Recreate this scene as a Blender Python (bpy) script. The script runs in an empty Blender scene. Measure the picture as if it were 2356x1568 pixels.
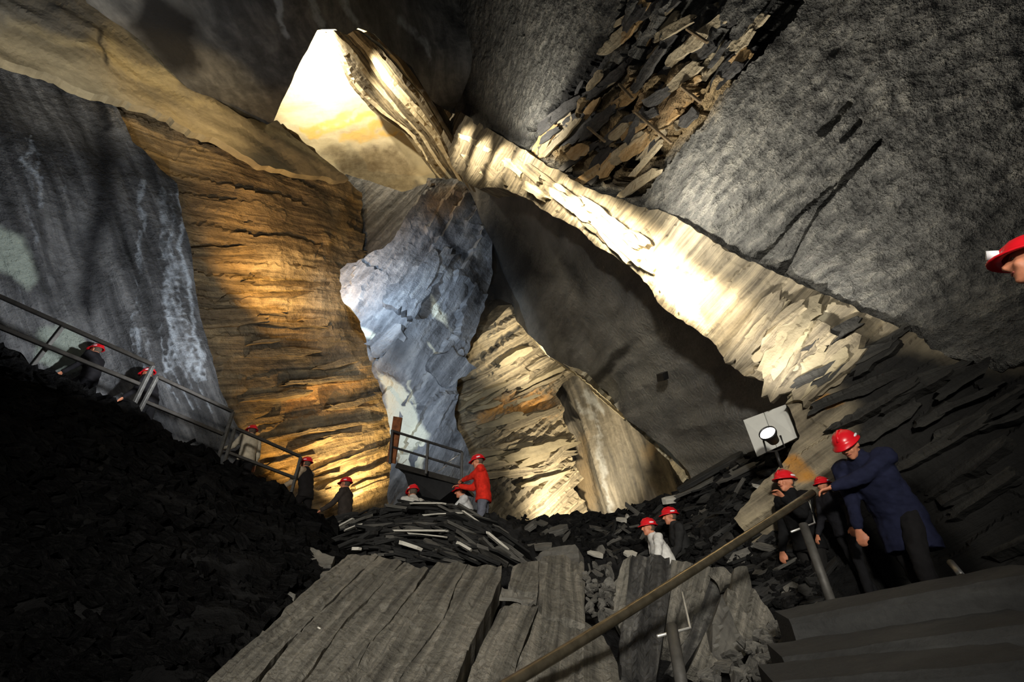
import bpy, bmesh, math, random
import numpy as np
from mathutils import Vector, Matrix
from mathutils.geometry import delaunay_2d_cdt

SC = bpy.context.scene
COL = SC.collection
random.seed(7)
RNG = np.random.default_rng(11)

# ------------------------------------------------------------------ camera
F = 1080.0                      # focal length in pixels of the 2356 x 1568 frame
PITCH = math.radians(34.0)
CP, SP = math.cos(PITCH), math.sin(PITCH)
cam_data = bpy.data.cameras.new('camera')
cam_data.sensor_width = 36.0
cam_data.lens = 36.0 * F / 2356.0
cam_data.clip_end = 300
cam = bpy.data.objects.new('camera', cam_data)
COL.objects.link(cam)
cam.rotation_euler = (math.radians(90) + PITCH, 0, 0)
SC.camera = cam

def ray(u, v):
    x = (u - 1178.0) / F
    y = (784.0 - v) / F
    return Vector((x, CP - y * SP, SP + y * CP))

def at(u, v, z):
    """world point seen at (u, v) of the photograph, z metres along the view axis"""
    return ray(u, v) * z

# ------------------------------------------------------------------ world, exposure
SC.view_settings.view_transform = 'Standard'
SC.view_settings.look = 'None'
SC.view_settings.exposure = 0.0
SC.view_settings.gamma = 1.0
SC.view_settings.use_curve_mapping = False
world = bpy.data.worlds.new('cave_gloom')
SC.world = world
world.use_nodes = True
world.node_tree.nodes['Background'].inputs[0].default_value = (0.9, 0.95, 1.0, 1)
world.node_tree.nodes['Background'].inputs[1].default_value = 0.045

# ------------------------------------------------------------------ lamps of the mine, and added fill spots
WARM = (1.0, 0.66, 0.30)
AMBER = (1.0, 0.55, 0.14)
CREAM = (1.0, 0.86, 0.62)
COOL = (0.70, 0.84, 1.0)
NEUT = (1.0, 0.95, 0.86)

def spot(name, pos, aim, watts, color, angle=90, blend=0.6, radius=0.08):
    d = bpy.data.lights.new(name, 'SPOT')
    d.energy = watts
    d.color = color
    d.spot_size = math.radians(angle)
    d.spot_blend = blend
    d.shadow_soft_size = radius
    o = bpy.data.objects.new(name, d)
    COL.objects.link(o)
    o.location = pos
    o.rotation_euler = (Vector(aim) - Vector(pos)).to_track_quat('-Z', 'Y').to_euler()
    return o

# upper pocket: lamp standing above the roof opening
spot('pocket_lamp', at(705, 60, 19.4), at(800, 200, 22.5), 2300, CREAM, 150, 0.5)
spot('pocket_lamp', at(800, 150, 17.6), at(930, 240, 18.8), 850, CREAM, 130, 0.7)  # extra spot without fixture, added to brighten the strips
# beam face along the right: a row of small lamps hung off its lower edge, washing the broken face
for u, v, w in ((1050, 372, 60), (1090, 405, 60), (1135, 425, 55), (1180, 436, 55), (1225, 462, 55), (1270, 492, 60), (1312, 518, 64), (1350, 545, 66), (1388, 575, 66), (1425, 605, 66), (1462, 635, 66),
                (1498, 668, 66), (1530, 705, 60), (1565, 735, 56), (1600, 760, 36), (1640, 790, 16), (1690, 838, 7), (1760, 875, 4)):
    P = at(u, v, 1.0 / (-0.065018 + 0.112009 * u / 1000 + 0.028061 * v / 1000))
    w *= 2.9 if u < 1250 else 2.3
    k = 1.35 if u < 1250 else 1.0
    hang = P + Vector((0.553, -0.628, 0.541)) * 0.44 * k
    spot('beam_lamp', hang + Vector((-0.75, -0.66, 0.0)) * 0.68 * k, hang, w, CREAM, 92, 0.6, 0.1)
# left wall: amber lamps at its foot behind the heap, and halfway up
spot('wall_foot_lamp', at(858, 1135, 14.6), at(800, 1030, 16.2), 1300, (1.0, 0.70, 0.30), 120, 0.6)
spot('wall_foot_lamp', at(700, 1120, 12.6), at(720, 930, 15.2), 420, AMBER, 110, 0.7)
spot('wall_middle_lamp', at(650, 650, 13.0), at(690, 610, 15.6), 800, AMBER, 130, 0.7)
spot('wall_upper_fill', at(560, 300, 12.4), at(440, 235, 13.2), 260, (1.0, 0.72, 0.36), 105, 0.8)  # added fill standing in for light reflected out of the pocket
spot('band_fill', at(190, 230, 8.8), at(170, 70, 10.8), 360, (1.0, 0.92, 0.78), 100, 0.9)  # added fill without a source, lifts the upper left band
# cool lamps on the pillar and on the near left wall
spot('pillar_lamp', at(760, 600, 13.0), at(870, 680, 15.6), 750, (0.66, 0.82, 1.0), 100, 0.8)
spot('pillar_foot_lamp', at(1010, 1010, 11.0), at(960, 860, 14.8), 560, COOL, 100, 0.8)
spot('stair_lamp', at(560, 860, 7.6), at(230, 560, 10.3), 950, (0.93, 0.96, 1.0), 110, 0.8)
# far chamber
spot('chamber_lamp', at(1265, 840, 17.6), at(1190, 770, 20.0), 520, CREAM, 140, 0.6)
spot('chamber_foot_lamp', at(1345, 1190, 17.4), at(1300, 1090, 20.0), 1500, CREAM, 130, 0.6)
spot('edge_lamp', at(1340, 940, 12.4), at(1372, 905, 13.6), 70, CREAM, 100, 0.6)
# the floodlight on the rubble, shining up along the roof
spot('floodlight_beam', at(1725, 975, 5.7), at(1850, 330, 6.5), 420, NEUT, 100, 1.0)
# two lamps hung off the beam that rake the roof
spot('roof_lamp', (1.7, 5.3, 5.6), at(1850, 260, 6.5), 430, (1.0, 0.94, 0.82), 150, 1.0, 0.1)
spot('roof_lamp', (-0.4, 6.8, 10.0), at(1360, 60, 12.0), 420, (1.0, 0.94, 0.82), 140, 1.0, 0.1)
# front fill: unseen spots added behind the camera to brighten the view
spot('front_fill', (-0.8, -5.0, 2.0), at(1120, 1040, 8), 4600, NEUT, 70, 1.0, 0.3)
spot('front_fill', (-0.6, -1.2, 1.2), at(1100, 1450, 4), 40, NEUT, 80, 1.0, 0.3)

spot('front_fill', (1.6, -3.0, 2.6), at(1520, 1220, 7), 650, NEUT, 42, 1.0, 0.3)

# ------------------------------------------------------------------ numpy noise
def _hash(ix, iy, iz):
    h = (ix.astype(np.int64) * 374761393 + iy.astype(np.int64) * 668265263 + iz.astype(np.int64) * 2147483647 // 7) & 0xffffffff
    h = (h ^ (h >> 13)) * 1274126177 & 0xffffffff
    h = (h ^ (h >> 16)) * 2246822519 & 0xffffffff
    h = h ^ (h >> 15)
    return (h & 0xffffff) / float(0xffffff)

def vnoise(P):
    P = np.asarray(P, float)
    I = np.floor(P).astype(np.int64)
    f = P - I
    f = f * f * (3 - 2 * f)
    r = 0
    for dx in (0, 1):
        wx = f[:, 0] if dx else 1 - f[:, 0]
        for dy in (0, 1):
            wy = f[:, 1] if dy else 1 - f[:, 1]
            for dz in (0, 1):
                wz = f[:, 2] if dz else 1 - f[:, 2]
                r = r + wx * wy * wz * _hash(I[:, 0] + dx, I[:, 1] + dy, I[:, 2] + dz)
    return r * 2 - 1

def fbm(P, octs=4, gain=0.5):
    a, r, t = 1.0, 0, 0
    P = np.asarray(P, float)
    for o in range(octs):
        r = r + a * vnoise(P + 17.3 * o)
        t += a
        a *= gain
        P = P * 2.03
    return r / t

def hash1(k, s=0):
    k = np.asarray(k)
    return _hash(k, k * 0 + s, k * 0 + 3)

def hash2(k, l, s=0):
    return _hash(np.asarray(k), np.asarray(l), np.asarray(k) * 0 + s)

# ------------------------------------------------------------------ materials
def lin(c):
    return tuple(((x / 255.0) / 12.92 if x / 255.0 <= 0.04045 else ((x / 255.0 + 0.055) / 1.055) ** 2.4) for x in c) + (1.0,)

class NT:
    def __init__(s, name):
        s.m = bpy.data.materials.new(name)
        s.m.use_nodes = True
        s.t = s.m.node_tree
        s.b = s.t.nodes['Principled BSDF']
    def n(s, typ, **kw):
        x = s.t.nodes.new(typ)
        for k, v in kw.items():
            if k.startswith('i_'):
                x.inputs[int(k[2:])].default_value = v
            else:
                setattr(x, k, v)
        return x
    def l(s, a, b):
        s.t.links.new(a, b)
    def noise(s, vec, scale, detail=6, rough=0.6, dist=0.0):
        x = s.n('ShaderNodeTexNoise')
        x.inputs['Scale'].default_value = scale
        x.inputs['Detail'].default_value = detail
        x.inputs['Roughness'].default_value = rough
        x.inputs['Distortion'].default_value = dist
        if vec is not None:
            s.l(vec, x.inputs['Vector'])
        return x.outputs['Fac']
    def ramp(s, fac, stops):
        x = s.n('ShaderNodeValToRGB')
        e = x.color_ramp.elements
        while len(e) < len(stops):
            e.new(0.5)
        for el, (p, c) in zip(e, stops):
            el.position = p
            el.color = c
        s.l(fac, x.inputs['Fac'])
        return x.outputs['Color']
    def math(s, op, a, b=None, clamp=False):
        x = s.n('ShaderNodeMath', operation=op, use_clamp=clamp)
        for i, v in enumerate((a, b)):
            if v is None:
                continue
            if isinstance(v, (int, float)):
                x.inputs[i].default_value = v
            else:
                s.l(v, x.inputs[i])
        return x.outputs[0]
    def mix(s, fac, a, b, typ='MIX'):
        x = s.n('ShaderNodeMix', data_type='RGBA', blend_type=typ)
        for sock, v in ((x.inputs[0], fac), (x.inputs[6], a), (x.inputs[7], b)):
            if isinstance(v, (int, float, tuple)):
                sock.default_value = v
            else:
                s.l(v, sock)
        return x.outputs[2]
    def mapping(s, vec, scale):
        x = s.n('ShaderNodeMapping')
        x.inputs['Scale'].default_value = scale
        s.l(vec, x.inputs['Vector'])
        return x.outputs['Vector']
    def bump(s, h, dist, strength=1.0, normal=None):
        x = s.n('ShaderNodeBump')
        x.inputs['Strength'].default_value = strength
        x.inputs['Distance'].default_value = dist
        s.l(h, x.inputs['Height'])
        if normal is not None:
            s.l(normal, x.inputs['Normal'])
        return x.outputs['Normal']

def rock_mat(name, dark, mid, light, grain=(0.6, 5.0, 2.0), bump=0.03, fine=9.0, finebump=0.02, rough=0.75,
             stains=(), spec=0.3, lo=0.36, hi=0.64):
    """slate: dark/mid/light tones streaked along the bedding (attribute sc), mineral marks and painted light and shade from attribute st"""
    t = NT(name)
    sc = t.n('ShaderNodeAttribute', attribute_name='sc').outputs['Vector']
    geo = t.n('ShaderNodeNewGeometry').outputs['Position']
    n1 = t.noise(t.mapping(sc, grain), 1.0, 8, 0.62, 0.3)
    n2 = t.noise(geo, 0.45, 4, 0.6)
    n3 = t.noise(geo, fine, 5, 0.65)
    f = t.math('ADD', t.math('MULTIPLY', n1, 0.62), t.math('ADD', t.math('MULTIPLY', n2, 0.22), t.math('MULTIPLY', n3, 0.16)))
    col = t.ramp(f, [(lo, lin(dark)), ((lo + hi) / 2, lin(mid)), (hi, lin(light))])
    if stains:
        st = t.n('ShaderNodeAttribute', attribute_name='st').outputs['Color']
        sep = t.n('ShaderNodeSeparateColor')
        t.l(st, sep.inputs[0])
        for i, (c, thr) in enumerate(stains):
            n4 = t.math('ADD', t.math('MULTIPLY', n1, 0.6), t.math('MULTIPLY', n3, 0.4))
            k = t.math('ADD', sep.outputs[i], t.math('MULTIPLY', t.math('SUBTRACT', n4, 0.5), thr))
            mr = t.n('ShaderNodeMapRange', interpolation_type='SMOOTHSTEP')
            t.l(k, mr.inputs[0])
            mr.inputs[1].default_value = 0.25
            mr.inputs[2].default_value = 0.75
            col = t.mix(mr.outputs[0], col, lin(c))
    t.l(col, t.b.inputs['Base Color'])
    t.b.inputs['Roughness'].default_value = rough
    t.b.inputs['Specular IOR Level'].default_value = spec
    nb = t.bump(n1, bump)
    nb = t.bump(n3, finebump, 1.0, nb)
    t.l(nb, t.b.inputs['Normal'])
    return t.m

def flat_mat(name, c, rough=0.6, metal=0.0, var=0.25, scale=8.0, bump=0.0, spec=0.4, emit=None):
    t = NT(name)
    geo = t.n('ShaderNodeTexCoord').outputs['Object']
    n = t.noise(geo, scale, 5, 0.6)
    a = lin(c)
    d = tuple(x * (1 - var) for x in a[:3]) + (1,)
    l = tuple(min(1, x * (1 + var)) for x in a[:3]) + (1,)
    t.l(t.ramp(n, [(0.35, d), (0.65, l)]), t.b.inputs['Base Color'])
    t.b.inputs['Roughness'].default_value = rough
    t.b.inputs['Metallic'].default_value = metal
    t.b.inputs['Specular IOR Level'].default_value = spec
    if bump:
        t.l(t.bump(n, bump), t.b.inputs['Normal'])
    if emit:
        t.b.inputs['Emission Color'].default_value = lin(c)
        t.b.inputs['Emission Strength'].default_value = emit
    return t.m

# ------------------------------------------------------------------ objects
def tag(o, label=None, cat=None, group=None, kind=None):
    if label: o['label'] = label
    if cat: o['category'] = cat
    if group: o['group'] = group
    if kind: o['kind'] = kind
    return o

def link(name, me, mat=None, parent=None):
    o = bpy.data.objects.new(name, me)
    COL.objects.link(o)
    if mat is not None and me is not None:
        me.materials.append(mat)
    if parent is not None:
        o.parent = parent
    return o

def empty(name, loc=(0, 0, 0)):
    o = bpy.data.objects.new(name, None)
    o.empty_display_size = 0.2
    COL.objects.link(o)
    o.location = loc
    return o

def to_mesh(name, bm, smooth=False):
    me = bpy.data.meshes.new(name)
    bm.normal_update()
    bm.to_mesh(me)
    bm.free()
    if smooth:
        me.polygons.foreach_set('use_smooth', [True] * len(me.polygons))
    return me

# ------------------------------------------------------------------ rock surfaces
def inv_depth(ctrl):
    """inverse depth over the frame through the control points: a plane through three, a bent sheet through more"""
    C = np.array([(u, v) for u, v, z in ctrl], float) / 1000.0
    W = np.array([1.0 / z for u, v, z in ctrl])
    n = len(C)
    A = np.c_[np.ones(n), C]
    if n == 3:
        k = np.linalg.solve(A, W)
        return lambda UV: np.c_[np.ones(len(UV)), np.asarray(UV, float) / 1000.0] @ k
    def phi(r2):
        return 0.5 * r2 * np.log(r2 + 1e-12)
    D = ((C[:, None] - C[None]) ** 2).sum(-1)
    M = np.zeros((n + 3, n + 3))
    M[:n, :n] = phi(D) + 0.002 * np.eye(n)
    M[:n, n:] = A
    M[n:, :n] = A.T
    s = np.linalg.solve(M, np.r_[W, 0, 0, 0])
    def f(UV):
        UV = np.asarray(UV, float) / 1000.0
        d = ((UV[:, None] - C[None]) ** 2).sum(-1)
        return phi(d) @ s[:n] + np.c_[np.ones(len(UV)), UV] @ s[n:]
    return f

def rays(UV):
    UV = np.asarray(UV, float)
    x = (UV[:, 0] - 1178.0) / F
    y = (784.0 - UV[:, 1]) / F
    return np.c_[x, CP - y * SP, SP + y * CP]

def in_poly(UV, poly):
    x, y = UV[:, 0], UV[:, 1]
    r = np.zeros(len(UV), bool)
    P = np.asarray(poly, float)
    for (x0, y0), (x1, y1) in zip(P, np.roll(P, -1, 0)):
        c = ((y0 > y) != (y1 > y)) & (x < (x1 - x0) * (y - y0) / (y1 - y0 + 1e-12) + x0)
        r ^= c
    return r

def seg_dist(UV, line):
    d = np.full(len(UV), 1e9)
    L = np.asarray(line, float)
    for a, b in zip(L[:-1], L[1:]):
        ab = b - a
        t = np.clip(((UV - a) @ ab) / (ab @ ab + 1e-9), 0, 1)
        d = np.minimum(d, np.hypot(*(UV - (a + t[:, None] * ab)).T))
    return d

def resample(poly, step, jag, seed):
    P = np.asarray(poly, float)
    out = []
    for a, b in zip(P, np.roll(P, -1, 0)):
        n = max(1, int(np.hypot(*(b - a)) / step))
        t = np.arange(n) / n
        out.append(a + t[:, None] * (b - a))
    out = np.concatenate(out)
    if jag:
        q = np.c_[out / 14.0, np.full(len(out), seed * 7.7)]
        q2 = np.c_[out / 45.0, np.full(len(out), seed * 3.1)]
        d = np.c_[vnoise(q) + vnoise(q2), vnoise(q + 50) + vnoise(q2 + 50)]
        out = out + d * jag
    return out

SEED = [0]
def rock_mesh(name, outline, ctrl, step=9, jag=3, disp=None, tdir=None, skirt=1.2, stains=None, solid=False):
    SEED[0] += 1
    B = resample(outline, step, jag, SEED[0])
    poly = B
    lo, hi = B.min(0), B.max(0)
    gx = np.arange(lo[0], hi[0], step)
    gy = np.arange(lo[1], hi[1], step * 0.87)
    X, Y = np.meshgrid(gx, gy)
    X = X + (np.arange(len(gy)) % 2)[:, None] * step * 0.5
    G = np.c_[X.ravel(), Y.ravel()]
    # thin the grid far outside the frame
    G = G + (RNG.random(G.shape) - 0.5) * step * 0.5
    out = np.maximum.reduce([-60 - G[:, 0], G[:, 0] - 2416, -60 - G[:, 1], G[:, 1] - 1628, np.zeros(len(G))])
    G = G[(out == 0) | (RNG.random(len(G)) < 0.12)]
    G = G[in_poly(G, poly)]
    if len(G):
        G = G[seg_dist(G, np.r_[B, B[:1]]) > step * 0.55]
    V = [Vector(p) for p in np.r_[B, G]]
    nb = len(B)
    r = delaunay_2d_cdt(V, [(i, (i + 1) % nb) for i in range(nb)], [], 1, 1e-4)
    UV = np.array([(p.x, p.y) for p in r[0]])
    T = np.array([f[:3] for f in r[2]], int)
    w = np.maximum(inv_depth(ctrl)(UV), 1 / 60.0)
    P = rays(UV) / w[:, None]
    # smooth normals facing the camera
    def vnorm(P):
        fn = np.cross(P[T[:, 1]] - P[T[:, 0]], P[T[:, 2]] - P[T[:, 0]])
        vn = np.zeros_like(P)
        for k in range(3):
            np.add.at(vn, T[:, k], fn)
        vn /= np.linalg.norm(vn, axis=1)[:, None] + 1e-12
        return vn
    N = vnorm(P)
    s = np.sign(-(N * P).sum(1))
    flip = np.median(s) < 0
    N = N * (-1 if flip else 1)
    Nm = N.mean(0)
    Nm /= np.linalg.norm(Nm)
    if tdir is None:
        t = np.cross(Nm, (0, 0, 1.0))
    else:
        a, b = np.array(tdir[0], float)[None], np.array(tdir[1], float)[None]
        f = inv_depth(ctrl)
        t = (rays(b) / f(b)[:, None] - rays(a) / f(a)[:, None])[0]
    t = t - Nm * (t @ Nm)
    t /= np.linalg.norm(t)
    b = np.cross(Nm, t)
    S = np.c_[P @ t, P @ b, P @ Nm]
    if disp is not None:
        P = P + N * disp(P, S, UV)[:, None]
    me = bpy.data.meshes.new(name)
    # skirt: give the sheet its thickness, away from the viewer
    e = np.sort(np.r_[T[:, [0, 1]], T[:, [1, 2]], T[:, [2, 0]]], axis=1)
    ue, cnt = np.unique(e, axis=0, return_counts=True)
    be = ue[cnt == 1]
    bv = np.unique(be)
    faces = T.tolist()
    if flip:
        faces = [f[::-1] for f in faces]
    if skirt:
        idx = {int(v): len(P) + i for i, v in enumerate(bv)}
        away = -N[bv] * skirt
        Pn = P[bv] + away
        faces += [(int(a), int(c), idx[int(c)], idx[int(a)]) for a, c in be]
        P = np.r_[P, Pn]
        S = np.r_[S, S[bv] + np.array([0, 0, -skirt])]
        UV = np.r_[UV, UV[bv]]
        if solid:
            n0 = len(P) - len(bv)
            inner = np.setdiff1d(np.arange(n0), bv)
            im = dict(idx)
            for i, v in enumerate(inner):
                im[int(v)] = len(P) + i
            P = np.r_[P, P[inner] - N[inner] * skirt]
            S = np.r_[S, S[inner] - np.array([0, 0, skirt])]
            UV = np.r_[UV, UV[inner]]
            faces += [tuple(im[int(v)] for v in f[::-1]) for f in T.tolist()]
    me.from_pydata(P.tolist(), [], faces)
    at_ = me.attributes.new('sc', 'FLOAT_VECTOR', 'POINT')
    at_.data.foreach_set('vector', S.astype(np.float32).ravel())
    if stains:
        ST = np.zeros((len(P), 4), np.float32)
        wob = 14 * np.c_[vnoise(P * 1.3), vnoise(P * 1.3 + 31)] + 5 * np.c_[vnoise(P * 5), vnoise(P * 5 + 31)]
        for ch, kind, geom, wid, val in stains:
            Q = UV + wob
            if kind == 'line':
                d = seg_dist(Q, geom)
                k = np.clip(1.3 - d / wid, 0, 1)
            else:
                d = seg_dist(Q, list(geom) + [geom[0]])
                d = np.where(in_poly(Q, geom), -d, d)
                k = np.clip(0.5 - d / (2 * wid), 0, 1)
            ST[:, ch] = np.maximum(ST[:, ch], k * val)
        ST[:, 3] = 1
        at2 = me.attributes.new('st', 'FLOAT_COLOR', 'POINT')
        at2.data.foreach_set('color', ST.ravel())
    bm = bmesh.new()
    bm.from_mesh(me)
    bmesh.ops.recalc_face_normals(bm, faces=bm.faces)
    bm.to_mesh(me)
    bm.free()
    me.polygons.foreach_set('use_smooth', [False] * len(me.polygons))
    return me

def strata(th=0.4, amp=0.15, wob=0.4, run=2.5, fr=0.08, frs=1.2, big=0.0, bigs=0.25):
    """layers of thickness th along the bedding, each broken into runs that stand proud by up to amp"""
    def f(P, S, UV):
        s = S[:, 1] / th + wob * fbm(P * 0.35, 3) + 0.25 * fbm(P * 2.2, 2)
        k = np.floor(s).astype(np.int64)
        r = S[:, 0] / run + hash1(k, 5) * 9 + 0.5 * fbm(P * 0.9, 2)
        l = np.floor(r).astype(np.int64)
        off = hash2(k, l, 2)
        d = amp * (off - 0.5) + amp * 0.45 * ((s - k) - 0.5)
        d = d + fr * fbm(P * frs, 4)
        if big:
            d = d + big * fbm(P * bigs + 3.3, 2)
        return d
    return f

def rough(fr=0.1, frs=1.0, big=0.0, bigs=0.25, fold=0.0, folds=1.5):
    def f(P, S, UV):
        d = fr * fbm(P * frs, 5)
        if big:
            d = d + big * fbm(P * bigs + 9.1, 2)
        if fold:
            d = d + fold * fbm(np.c_[S[:, 0] * 0.12 * folds, S[:, 1] * folds, S[:, 2]], 3)
        return d
    return f
# ------------------------------------------------------------------ slate materials
M = {}
M['roof'] = rock_mat('rough_roof_slate', (62, 62, 60), (112, 111, 106), (160, 157, 146), (3.2, 8.5, 3.0), 0.12, 6.5, 0.22, 0.85,
                     stains=(((176, 152, 112), 0.9), ((26, 26, 27), 0.9), ((142, 116, 82), 1.2)))
M['roof_dark'] = rock_mat('dark_roof_slate', (46, 46, 47), (76, 76, 75), (108, 107, 105), (0.7, 2.4, 1.5), 0.04, 5.0, 0.03, 0.8,
                     stains=(((140, 146, 152), 1.0), ((22, 22, 23), 0.8), ((150, 140, 120), 1.0)))
M['beam'] = rock_mat('layered_tan_slate', (70, 64, 54), (128, 118, 98), (178, 164, 134), (0.35, 8.0, 2.0), 0.05, 7.0, 0.02, 0.8,
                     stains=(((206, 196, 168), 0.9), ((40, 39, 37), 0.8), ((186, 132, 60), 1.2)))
M['under'] = rock_mat('flat_grey_slate', (90, 89, 86), (118, 117, 112), (142, 140, 134), (0.5, 1.6, 1.2), 0.015, 14.0, 0.03, 0.85,
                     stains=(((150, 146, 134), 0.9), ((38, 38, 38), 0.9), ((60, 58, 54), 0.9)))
M['amber'] = rock_mat('bedded_wall_slate', (52, 46, 38), (112, 98, 76), (168, 146, 108), (0.35, 5.0, 2.0), 0.14, 4.0, 0.10, 0.6,
                     stains=(((190, 178, 150), 0.9), ((48, 45, 40), 0.9), ((180, 130, 66), 1.0)))
M['tan'] = rock_mat('smooth_tan_slate', (104, 96, 78), (138, 128, 104), (166, 154, 124), (0.35, 1.5, 1.2), 0.03, 5.0, 0.02, 0.75,
                     stains=(((190, 174, 132), 0.9), ((50, 48, 44), 0.9), ((112, 110, 104), 0.9)))
M['bluegrey'] = rock_mat('streaked_grey_slate', (36, 37, 38), (82, 83, 85), (134, 135, 136), (0.25, 3.2, 1.2), 0.10, 5.0, 0.10, 0.7,
                     stains=(((190, 200, 210), 1.1), ((34, 35, 38), 0.9), ((150, 160, 150), 0.8)))
M['pillar'] = rock_mat('pale_pillar_slate', (66, 68, 72), (122, 126, 132), (172, 175, 178), (0.45, 3.0, 1.4), 0.10, 4.0, 0.08, 0.7,
                     stains=(((222, 222, 204), 0.8), ((44, 45, 48), 0.9), ((150, 130, 104), 0.9)))
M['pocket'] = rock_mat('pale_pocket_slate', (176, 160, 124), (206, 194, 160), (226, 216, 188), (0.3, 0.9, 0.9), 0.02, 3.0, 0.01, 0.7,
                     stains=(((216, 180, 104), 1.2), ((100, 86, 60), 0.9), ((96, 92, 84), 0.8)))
M['drape'] = rock_mat('flowstone_slate', (70, 68, 64), (116, 110, 98), (158, 150, 134), (0.3, 3.0, 1.2), 0.04, 5.0, 0.03, 0.7,
                     stains=(((158, 138, 106), 0.9), ((44, 43, 42), 0.9), ((176, 178, 176), 0.9)))
M['rubble'] = rock_mat('dark_rubble_slate', (14, 14, 15), (28, 28, 28), (48, 47, 46), (1.5, 4.0, 2.0), 0.06, 5.0, 0.06, 0.9, spec=0.08)
M['black'] = rock_mat('black_rubble_slate', (10, 10, 11), (18, 18, 18), (30, 30, 30), (1.5, 4.0, 2.0), 0.06, 4.0, 0.08, 0.95, spec=0.0)  # darkest rubble tones, no specular

M['darkface'] = rock_mat('dim_layered_slate', (30, 29, 27), (50, 49, 46), (72, 70, 64), (0.4, 10.0, 2.0), 0.04, 7.0, 0.03, 0.8)  # darker copy of the layered slate, dim light put into its tones
M['patch'] = rock_mat('stained_plate_slate', (104, 96, 80), (172, 158, 130), (204, 190, 160), (0.8, 5.0, 2.0), 0.04, 7.0, 0.05, 0.8)
M['patchdark'] = rock_mat('grey_plate_slate', (40, 40, 41), (70, 69, 68), (100, 98, 94), (0.8, 5.0, 2.0), 0.04, 7.0, 0.05, 0.8)
M['patchorange'] = rock_mat('ochre_plate_slate', (120, 96, 62), (178, 146, 100), (200, 180, 146), (0.8, 5.0, 2.0), 0.04, 7.0, 0.05, 0.8)

def struct(name, mat, outline, ctrl, **kw):
    o = link(name, rock_mesh(name, outline, ctrl, **kw), M[mat])
    o['kind'] = 'structure'
    return o

# the roof: rough plane rising over the camera to the right
ROOF_CTRL = [(1040, 260, 17.0), (2356, 830, 4.5), (2000, 0, 5.2)]
roof_edge = [(1040, 262), (1110, 320), (1200, 375), (1262, 428), (1340, 470), (1440, 480), (1500, 500), (1560, 540), (1600, 600), (1700, 625),
             (1760, 650), (1800, 690), (1880, 705), (1920, 712), (1990, 752), (2060, 795), (2130, 815), (2190, 820), (2260, 838), (2300, 855), (2360, 830)]
def roof_disp(P, S, UV):
    d = 0.05 * fbm(P * 4.2, 3) + 0.10 * fbm(P * 0.7, 3)
    # the broken-out patch: plates missing, edges hanging
    patch = [(1205, 345), (1290, 220), (1400, 90), (1440, -40), (1860, -60), (1830, 40), (1720, 150), (1690, 200), (1560, 340), (1460, 460), (1330, 420)]
    q = UV + 16 * np.c_[vnoise(P * 1.6), vnoise(P * 1.6 + 9)]
    m = in_poly(q, patch)
    s = S[:, 1] / 0.2 + 0.9 * fbm(P * 0.9, 3)
    k = np.floor(s).astype(np.int64)
    l = np.floor(S[:, 0] / 0.75 + hash1(k, 1) * 5 + 0.8 * fbm(P * 1.3, 2)).astype(np.int64)
    plate = -0.6 * hash2(k, l, 9) ** 1.6 - 0.25 * np.clip(fbm(P * 0.8 + 4, 2) + 0.2, 0, 1) + 0.12 * fbm(P * 2.5, 3) + 0.04
    d = np.where(m, d + plate, d)
    # grooves cut along the plane
    for line, w, h in (((( 1790, 640), (1880, 480), (2025, 325)), 7, 0.16), (((1740, 600), (1830, 500), (2020, 325)), 6, 0.14),
                       (((1650, 530), (1745, 440)), 7, 0.07), (((1895, 300), (1950, 240)), 10, 0.16), (((1945, 320), (1980, 280)), 7, 0.1)):
        d = d - h * np.clip(1.4 - seg_dist(UV, line) / w, 0, 1)
    return d
struct('ceiling', 'roof', roof_edge + [(2700, 800), (2700, -320), (960, -320), (1010, -60), (1045, 90), (1040, 200), (1000, 235)], ROOF_CTRL, step=6.5, jag=3.5,
       disp=roof_disp, tdir=((1500, 480), (1850, 40)), skirt=0.6,
       stains=[(0, 'poly', [(1230, 350), (1330, 215), (1450, 150), (1600, 130), (1700, 170), (1640, 270), (1540, 345), (1460, 455), (1330, 410)], 40, 0.75),
               (2, 'poly', [(1400, 180), (1500, 200), (1560, 130), (1620, 240), (1500, 320), (1420, 260)], 40, 0.62),
               (1, 'poly', [(1010, -80), (1050, 90), (1090, 220), (1180, 300), (1270, 320), (1180, 330), (1060, 270), (1000, 100)], 40, 0.9),  # darkens along the fold towards the dark roof
               (1, 'line', [(1500, 110), (1700, 110), (1780, 80)], 40, 0.62), (1, 'line', [(1280, 260), (1400, 100)], 30, 0.7),
               (1, 'line', [(1310, 330), (1420, 250)], 25, 0.62), (1, 'line', [(1390, 400), (1480, 340)], 25, 0.6)])
# dark roof to the left of it
struct('ceiling_dark', 'roof_dark', [(150, -120), (200, 0), (330, 98), (430, 195), (520, 245), (600, 288), (629, 276), (680, 176), (734, 78), (775, 73), (800, 84), (828, 68), (866, 82),
       (900, 118), (945, 150), (990, 225), (1040, 262), (1110, 320), (1160, 330), (1090, 150), (1060, -100), (1040, -320), (100, -320)],
       [(700, 0, 11.0), (630, 275, 16.0), (1040, 250, 16.9), (400, 100, 12.0)] + [(u, v, 0.06 + 1.0 / float(inv_depth(ROOF_CTRL)(np.array([[u, v]]))[0])) for u, v in ((1040, -100), (1060, 40), (1085, 150))], step=10, jag=0, disp=rough(0.12, 0.8, 0.25, 0.3), tdir=((1050, -100), (1130, 250)), skirt=1.2,
       stains=[(0, 'line', [(630, 0), (665, 90)], 12, 0.75), (0, 'line', [(720, 0), (750, 60)], 14, 0.6), (0, 'line', [(790, 0), (830, 60)], 14, 0.6), (0, 'line', [(930, 40), (990, 130)], 14, 0.5),
               (1, 'poly', [(330, -50), (460, 40), (470, 150), (400, 170), (300, 60)], 40, 0.9)])
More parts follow.
